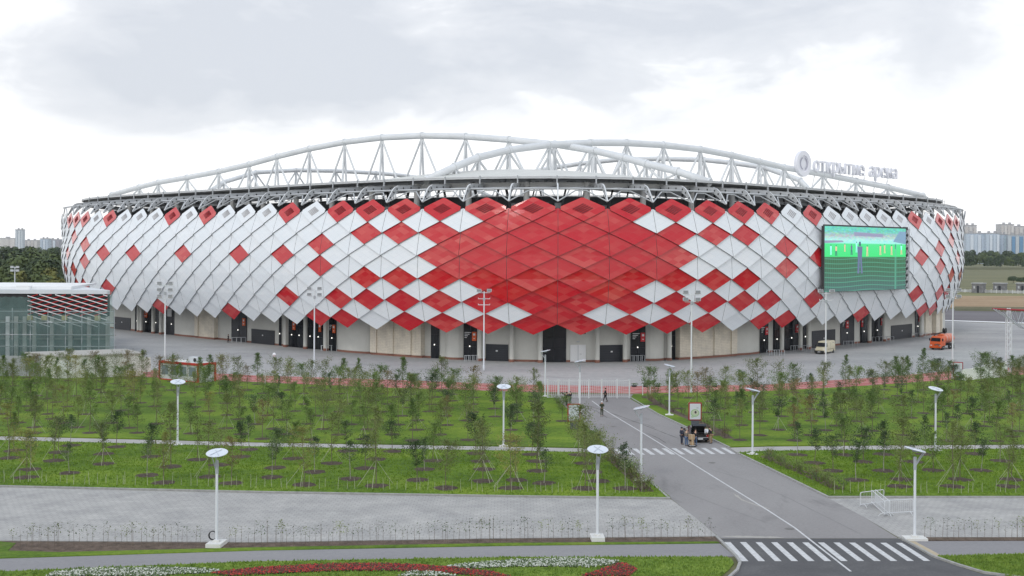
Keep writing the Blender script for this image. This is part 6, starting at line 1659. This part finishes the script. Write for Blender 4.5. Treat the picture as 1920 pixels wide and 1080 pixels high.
# ------------------------------------------------------------------ far away: woods, field huts, tower blocks
fr_ = random.Random(31)
def clump(b, c, rx, rz, n, ls, rng):
    for i in range(n):
        th_, ph_ = rng.uniform(0, 2*PI), math.acos(rng.uniform(-.35, 1)); rr2 = rng.uniform(.78, 1.04)
        q = c + Vector((math.cos(th_)*math.sin(ph_)*rx*rr2, math.sin(th_)*math.sin(ph_)*rx*rr2, math.cos(ph_)*rz*rr2))
        nrm = (Vector((math.cos(th_)*math.sin(ph_), math.sin(th_)*math.sin(ph_), math.cos(ph_))) + Vector((rng.uniform(-.7, .7),)*1 + (rng.uniform(-.7, .7), rng.uniform(-.5, .7)))).normalized()
        u = nrm.cross(Vector((0, 0, 1)) if abs(nrm.z) < .95 else Vector((1, 0, 0))).normalized(); v = nrm.cross(u); l = ls*rng.uniform(.6, 1.3)
        b.poly([c_ for c_ in (q-u*l*.5-v*l*.3, q+u*l*.4-v*l*.5, q+u*l*.5+v*l*.4, q-u*l*.3+v*l*.5)])
def wood_tree(bs, x, y, h, rng, w=None, key=None):
    w = w or h*.33; k = key or rng.choice(list(bs)); b = bs[k]
    for j in range(5):
        a = rng.uniform(0, 6.28); rr2 = w*.55*rng.random()**.5
        clump(b, Vector((x+math.cos(a)*rr2, y+math.sin(a)*rr2, h*rng.uniform(.40, .78))), w*rng.uniform(.45, .7), h*rng.uniform(.17, .26), 90, h*.075, rng)
    clump(b, Vector((x, y, h*.45)), w*.95, h*.42, 130, h*.08, rng)
WM = {'dark': mat('wood dark leaves', (.034, .056, .024), .8, col2=(.07, .10, .038), scale=.25), 'mid': mat('wood mid leaves', (.055, .082, .026), .8, col2=(.11, .145, .042), scale=.25), 'yel': mat('wood yellowing leaves', (.11, .12, .03), .8, col2=(.20, .20, .05), scale=.25)}  # leaf tones lightened to put distance haze into the colour
def wood(name, lab, spots, rng, keys=('dark', 'mid', 'yel')):
    bs = {k: MB() for k in keys}
    for (x, y, h, key) in spots: wood_tree(bs, x, y, h, rng, key=key)
    al = MB()
    for i, k in enumerate(keys):
        off = len(al.v); al.v += bs[k].v; al.f += [tuple(j+off for j in f) for f in bs[k].f]; al.mi += [i]*len(bs[k].f); al.uv += bs[k].uv
    tag(al.build(name, [WM[k] for k in keys]), lab, 'wood', kind='stuff')
sp = []
for (Y, ytop) in ((395, 508), (430, 497), (475, 487), (530, 478), (600, 470), (690, 464), (800, 460)):
    px = -170
    while px < 200:
        x = (px-960)*Y/F; top = ytop + fr_.uniform(-3, 5) + (4 if px > 90 and Y > 600 else 0); h = H - (top-HY+TL)*Y/F
        sp.append((x+fr_.uniform(-2, 2), Y+fr_.uniform(-14, 14), max(8, h*fr_.uniform(.9, 1.03)), fr_.choice(('dark', 'mid', 'mid', 'dark') if Y > 500 else ('yel', 'mid', 'yel', 'mid', 'dark'))))
        px += fr_.uniform(7, 11)*F/Y*.85
wood('forest', 'dense mixed wood behind the netted building at the left', sp, fr_)
sp = []
for (Y, h0) in ((1480, 15), (1540, 18), (1620, 21), (1720, 23)):
    px = 1790
    while px < 2050:
        sp.append(((px-960)*Y/F, Y+fr_.uniform(-20, 20), h0*fr_.uniform(.7, 1.15), fr_.choice(('dark', 'dark', 'dark', 'mid')))); px += fr_.uniform(7, 11)*F/Y*.9
wood('tree_belt', 'dark belt of trees beyond the field at the right', sp, fr_, ('dark', 'mid'))
sp = []
for Y in (1900, 2300):
    px = -120
    while px < 200: sp.append(((px-960)*Y/F, Y, fr_.uniform(20, 27), fr_.choice(('dark', 'mid')))); px += fr_.uniform(8, 13)*F/Y
wood('far_tree_belt', 'bluish far tree belt under the left skyline', sp, fr_, ('dark', 'mid'))
for i, (px, py, h) in enumerate([(1900, 531, 5), (1915, 532, 4.5)]):
    p = at(px, py); b_ = MB(); rn2 = random.Random(i+3)
    for j in range(5): clump(b_, p+Vector((rn2.uniform(-1.6, 1.6), rn2.uniform(-1, 1), h*.5)), h*.42, h*.42, 80, .8, rn2)
    root = empty('field_bush', p); b_.v = [(v[0]-p.x, v[1]-p.y, v[2]) for v in b_.v]; b_.build('crown', WM['dark'], root); t = MB(); t.tube([(0, 0, 0), (0, 0, h*.5)], .2, 5); t.build('trunk', M_BARK, root)
    tag(root, ('round dark bush in the field above the right-hand huts', 'smaller dark bush at the picture edge above the right-hand huts')[i], 'bush')
# field huts and fence
for i, (x0, x1) in enumerate([(1822, 1843), (1862, 1884), (1905, 1927)]):
    a, c = at(x0, 549), at(x1, 549.5); L = (c-a).length; root = empty('field_hut', a, math.atan2(c.y-a.y, c.x-a.x)); tag(root, f'small grey hut in the field right of the arena, {ordw(i+1)} from left', 'hut', 'grey field huts')
    m = mat('hut wall', (.20, .20, .21), .9, var=.4, scale=.6)
    pbox(root, 'wall', m, 0, L, 0, 5, 0, 4.6); pbox(root, 'roof', mat('hut roof', (.42, .43, .45), .8), -.3, L+.3, -.4, 5.3, 4.6, 5.0); pbox(root, 'door', M_GATE, L*.45, L*.65, -.05, 0, 0, 3.6); pbox(root, 'window', mat('hut window', (.5, .52, .55), .4), L*.15, L*.3, -.05, 0, 2.2, 3.4)
a, c = at(1790, 548), at(2100, 555); L = (c-a).length; root = empty('field_fence', a, math.atan2(c.y-a.y, c.x-a.x)); tag(root, 'pale low fence between the grey field huts', 'fence')
b = MB(); b.box(0, L, -.05, .05, .2, 1.5); b.build('panel', mat('pale fence', (.42, .43, .43), .8, var=.3, scale=.3), root); b = MB()
for i in range(30): b.box(L*i/30-.08, L*i/30+.08, -.12, .12, 0, 1.9)
b.build('posts', M_WPAINT, root)
flat('yellow_grass', [(1790, 556), (2100, 560), (2100, 551), (1790, 546)], .02, ground_mat('pale wild grass', [(.13, .14, .06), (.18, .18, .08), (.24, .22, .11)], (.03, .3), stretch=(.3, 1, 1)))
flat('wild_grass', [(1790, 583), (2100, 588), (2100, 577), (1790, 575)], .08, ground_mat('dark verge', [(.06, .065, .03), (.10, .10, .045), (.2, .15, .09)], (.08, .6), stretch=(.3, 1, 1)))
def tower(px0, px1, ytop, Y, D, c1, c2, lab, nx_=6, win=(.30, .34, .40), crown=None):
    a = Vector(((px0-960)*Y/F, Y, 0)); W = (px1-px0)*Y/F
    mid = (px0+px1)/2; hz = HY + (mid-960)/850*TL; h = H + (hz-ytop)*Y/F
    root = empty('apartment_block', a, 0); tag(root, lab, 'apartment block')
    mm = brick_like('facade '+lab[:40], win, tuple(v*1.5 for v in win), 3.1, 3.0, c1, .75, 'UV', .7)
    b = MB()
    def face(p, q, hh): 
        L = math.hypot(q[0]-p[0], q[1]-p[1]); b.poly([(p[0], p[1], 0), (q[0], q[1], 0), (q[0], q[1], hh), (p[0], p[1], hh)], 0, [(0, 0), (L, 0), (L, hh), (0, hh)])
    face((0, 0), (W, 0), h); face((W, 0), (W, D), h); face((W, D), (0, D), h); face((0, D), (0, 0), h); b.poly([(0, 0, h), (W, 0, h), (W, D, h), (0, D, h)], 1)
    b.build('wall', [mm, mat('flat roof', (.3, .3, .3), .9)], root)
    for i in range(nx_):
        x = W*(i+.5)/nx_; b = MB(); b.box(x-W*.09, x+W*.09, -1.6, -.01, 3, h-2.5); b.build('stair_tower' if i % 2 else 'balcony_stack', mat('block trim %.2f %.2f' % ((c2 if i % 2 else c1)[0], (c2 if i % 2 else c1)[2]), c2 if i % 2 else c1, .8, var=.05, scale=.05), root)
    pbox(root, 'parapet', mat('block parapet', (.4, .4, .41), .8), -.5, W+.5, -.5, D+.5, h+.02, h+1.5)
    for t in (.25, .7): pbox(root, 'roof_house', mat('block parapet', (1,1,1)), W*t, W*(t+.12), 3, 9, h+1.5, h+5)
    return root
bw, bw2 = (.52, .60, .70), (.66, .72, .80); be, be2 = (.60, .57, .56), (.66, .64, .63)
tower(1808, 1831, 423, 2500, 25, be, be2, 'beige tower block rising at the right edge of the arena', 3)
tower(1811, 1847, 438, 2300, 18, bw, bw2, 'blue-white slab block nearest the arena on the right', 5)
tower(1848, 1874, 438, 2290, 18, bw, bw2, 'blue-white slab block in the middle of the right skyline', 4)
tower(1876, 1901, 421.5, 2500, 25, be, be2, 'taller beige tower block behind the slabs, right of centre', 4)
tower(1875, 1888, 440, 2310, 18, bw, (.5, .62, .66), 'narrow white and teal block between the slabs', 2)
tower(1902, 1935, 425, 2520, 25, be, be2, 'pinkish tower block at the far right edge behind', 4)
tower(1889, 1925, 441, 2300, 18, (.5, .55, .6), (.16, .30, .48), 'pale block with blue strip at the right picture edge', 5)
tower(28.5, 43.5, 431, 3300, 12, (.60, .65, .70), (.70, .74, .78), 'tall pale tower alone above the left wood', 3)  # distance haze is put into these lightened wall colours
tower(-30, 27, 447, 3400, 20, be2, be2, 'long low pale block left of the lone tower', 6)
tower(44, 70, 451, 3450, 20, be, be2, 'low pinkish block right of the lone tower', 4)
tower(75, 91, 448, 3200, 20, bw, bw2, 'blue-white block on the left skyline near the arena', 3)
tower(91, 112, 449.5, 3300, 20, (.40, .38, .42), bw2, 'greyish block touching the left side of the arena', 3)
# air between here and the skyline
hz_ = MB(); hz_.box(-2600, 2600, -40, 3700, -1.5, 120); ho = hz_.build('haze', None or mat('haze carrier', (1, 1, 1)))
hm = bpy.data.materials.new('haze air'); hm.use_nodes = True; nt = hm.node_tree; nt.nodes.clear(); o_ = N(nt, 'ShaderNodeOutputMaterial'); pv = N(nt, 'ShaderNodeVolumePrincipled')
pv.inputs['Color'].default_value = (.80, .88, 1, 1); pv.inputs['Density'].default_value = .00004; nt.links.new(pv.outputs[0], o_.inputs['Volume']); ho.data.materials.clear(); ho.data.materials.append(hm)
tag(ho, 'thin pale haze in the air', 'haze', kind='stuff'); del ho['category']

bpy.data.scenes.remove(SC2)
# ------------------------------------------------------------------ wear on the road
M_SKID = mat('tyre marks', (.115, .11, .11), .8, var=.2, scale=2); M_DUST = mat('dusty patch', (.36, .345, .32), .95, var=.1, scale=2)
def trail(name, pts, w, m, z=.021):
    P = [at(*p) for p in pts]; Q = []
    for i in range(len(P)-1):
        for t in range(8): Q.append(P[i].lerp(P[i+1], t/8))
    Q.append(P[-1]); b = MB(); rg = random.Random(len(pts)); L = []
    for i, p in enumerate(Q):
        t = (Q[min(i+1, len(Q)-1)]-Q[max(i-1, 0)]).normalized(); n_ = Vector((-t.y, t.x, 0)); ww = w*rg.uniform(.5, 1.2)*min(1, min(i, len(Q)-1-i)/3+.15); L.append((p-n_*ww, p+n_*ww*rg.uniform(.6, 1.1)))
    for i in range(len(L)-1): b.poly([(v.x, v.y, z) for v in (L[i][0], L[i+1][0], L[i+1][1], L[i][1])])
    return tag(b.build(name, m, recalc=True), kind='structure')
trail('tyre_marks', [(1044, 748), (1075, 757), (1110, 763), (1150, 776), (1180, 787), (1215, 800), (1245, 812), (1272, 822)], .10, M_SKID)
trail('tyre_marks', [(1092, 760), (1120, 772), (1138, 783), (1185, 790), (1215, 797), (1228, 803)], .07, M_SKID, .0215)
trail('tyre_marks', [(1212, 812), (1235, 822), (1250, 832)], .08, M_SKID, .022)
trail('tyre_marks', [(1180, 875), (1230, 900), (1300, 930), (1380, 960), (1450, 985)], .05, mat('faint tyre marks', (.20, .195, .195), .85), .0205)
trail('tyre_marks', [(1330, 880), (1400, 900), (1480, 935), (1560, 975), (1620, 1005)], .05, mat('faint tyre marks', (.2, .2, .2)), .0208)
trail('dust_patch', [(1375, 925), (1392, 938), (1420, 948), (1445, 955)], .14, M_DUST, .0212)
trail('dust_patch', [(1352, 1006), (1400, 1007), (1470, 1008.5)], .28, M_DUST, .0212)
for i, (px, py) in enumerate([(1480, 992), (1335, 868), (1150, 800)]):
    p = at(px, py); b = MB(); b.lathe([(.33, 0), (.33, .004)], 16); tag(b.build('manhole_cover', mat('iron cover', (.13, .125, .12), .6, var=.2, scale=8), loc=(p.x, p.y, .0225)), ('round iron manhole cover on the road just before the dark asphalt', 'round iron manhole cover on the road below the far crossing', 'round iron manhole cover on the road near the gate')[i], 'manhole cover', 'manhole covers in the road')
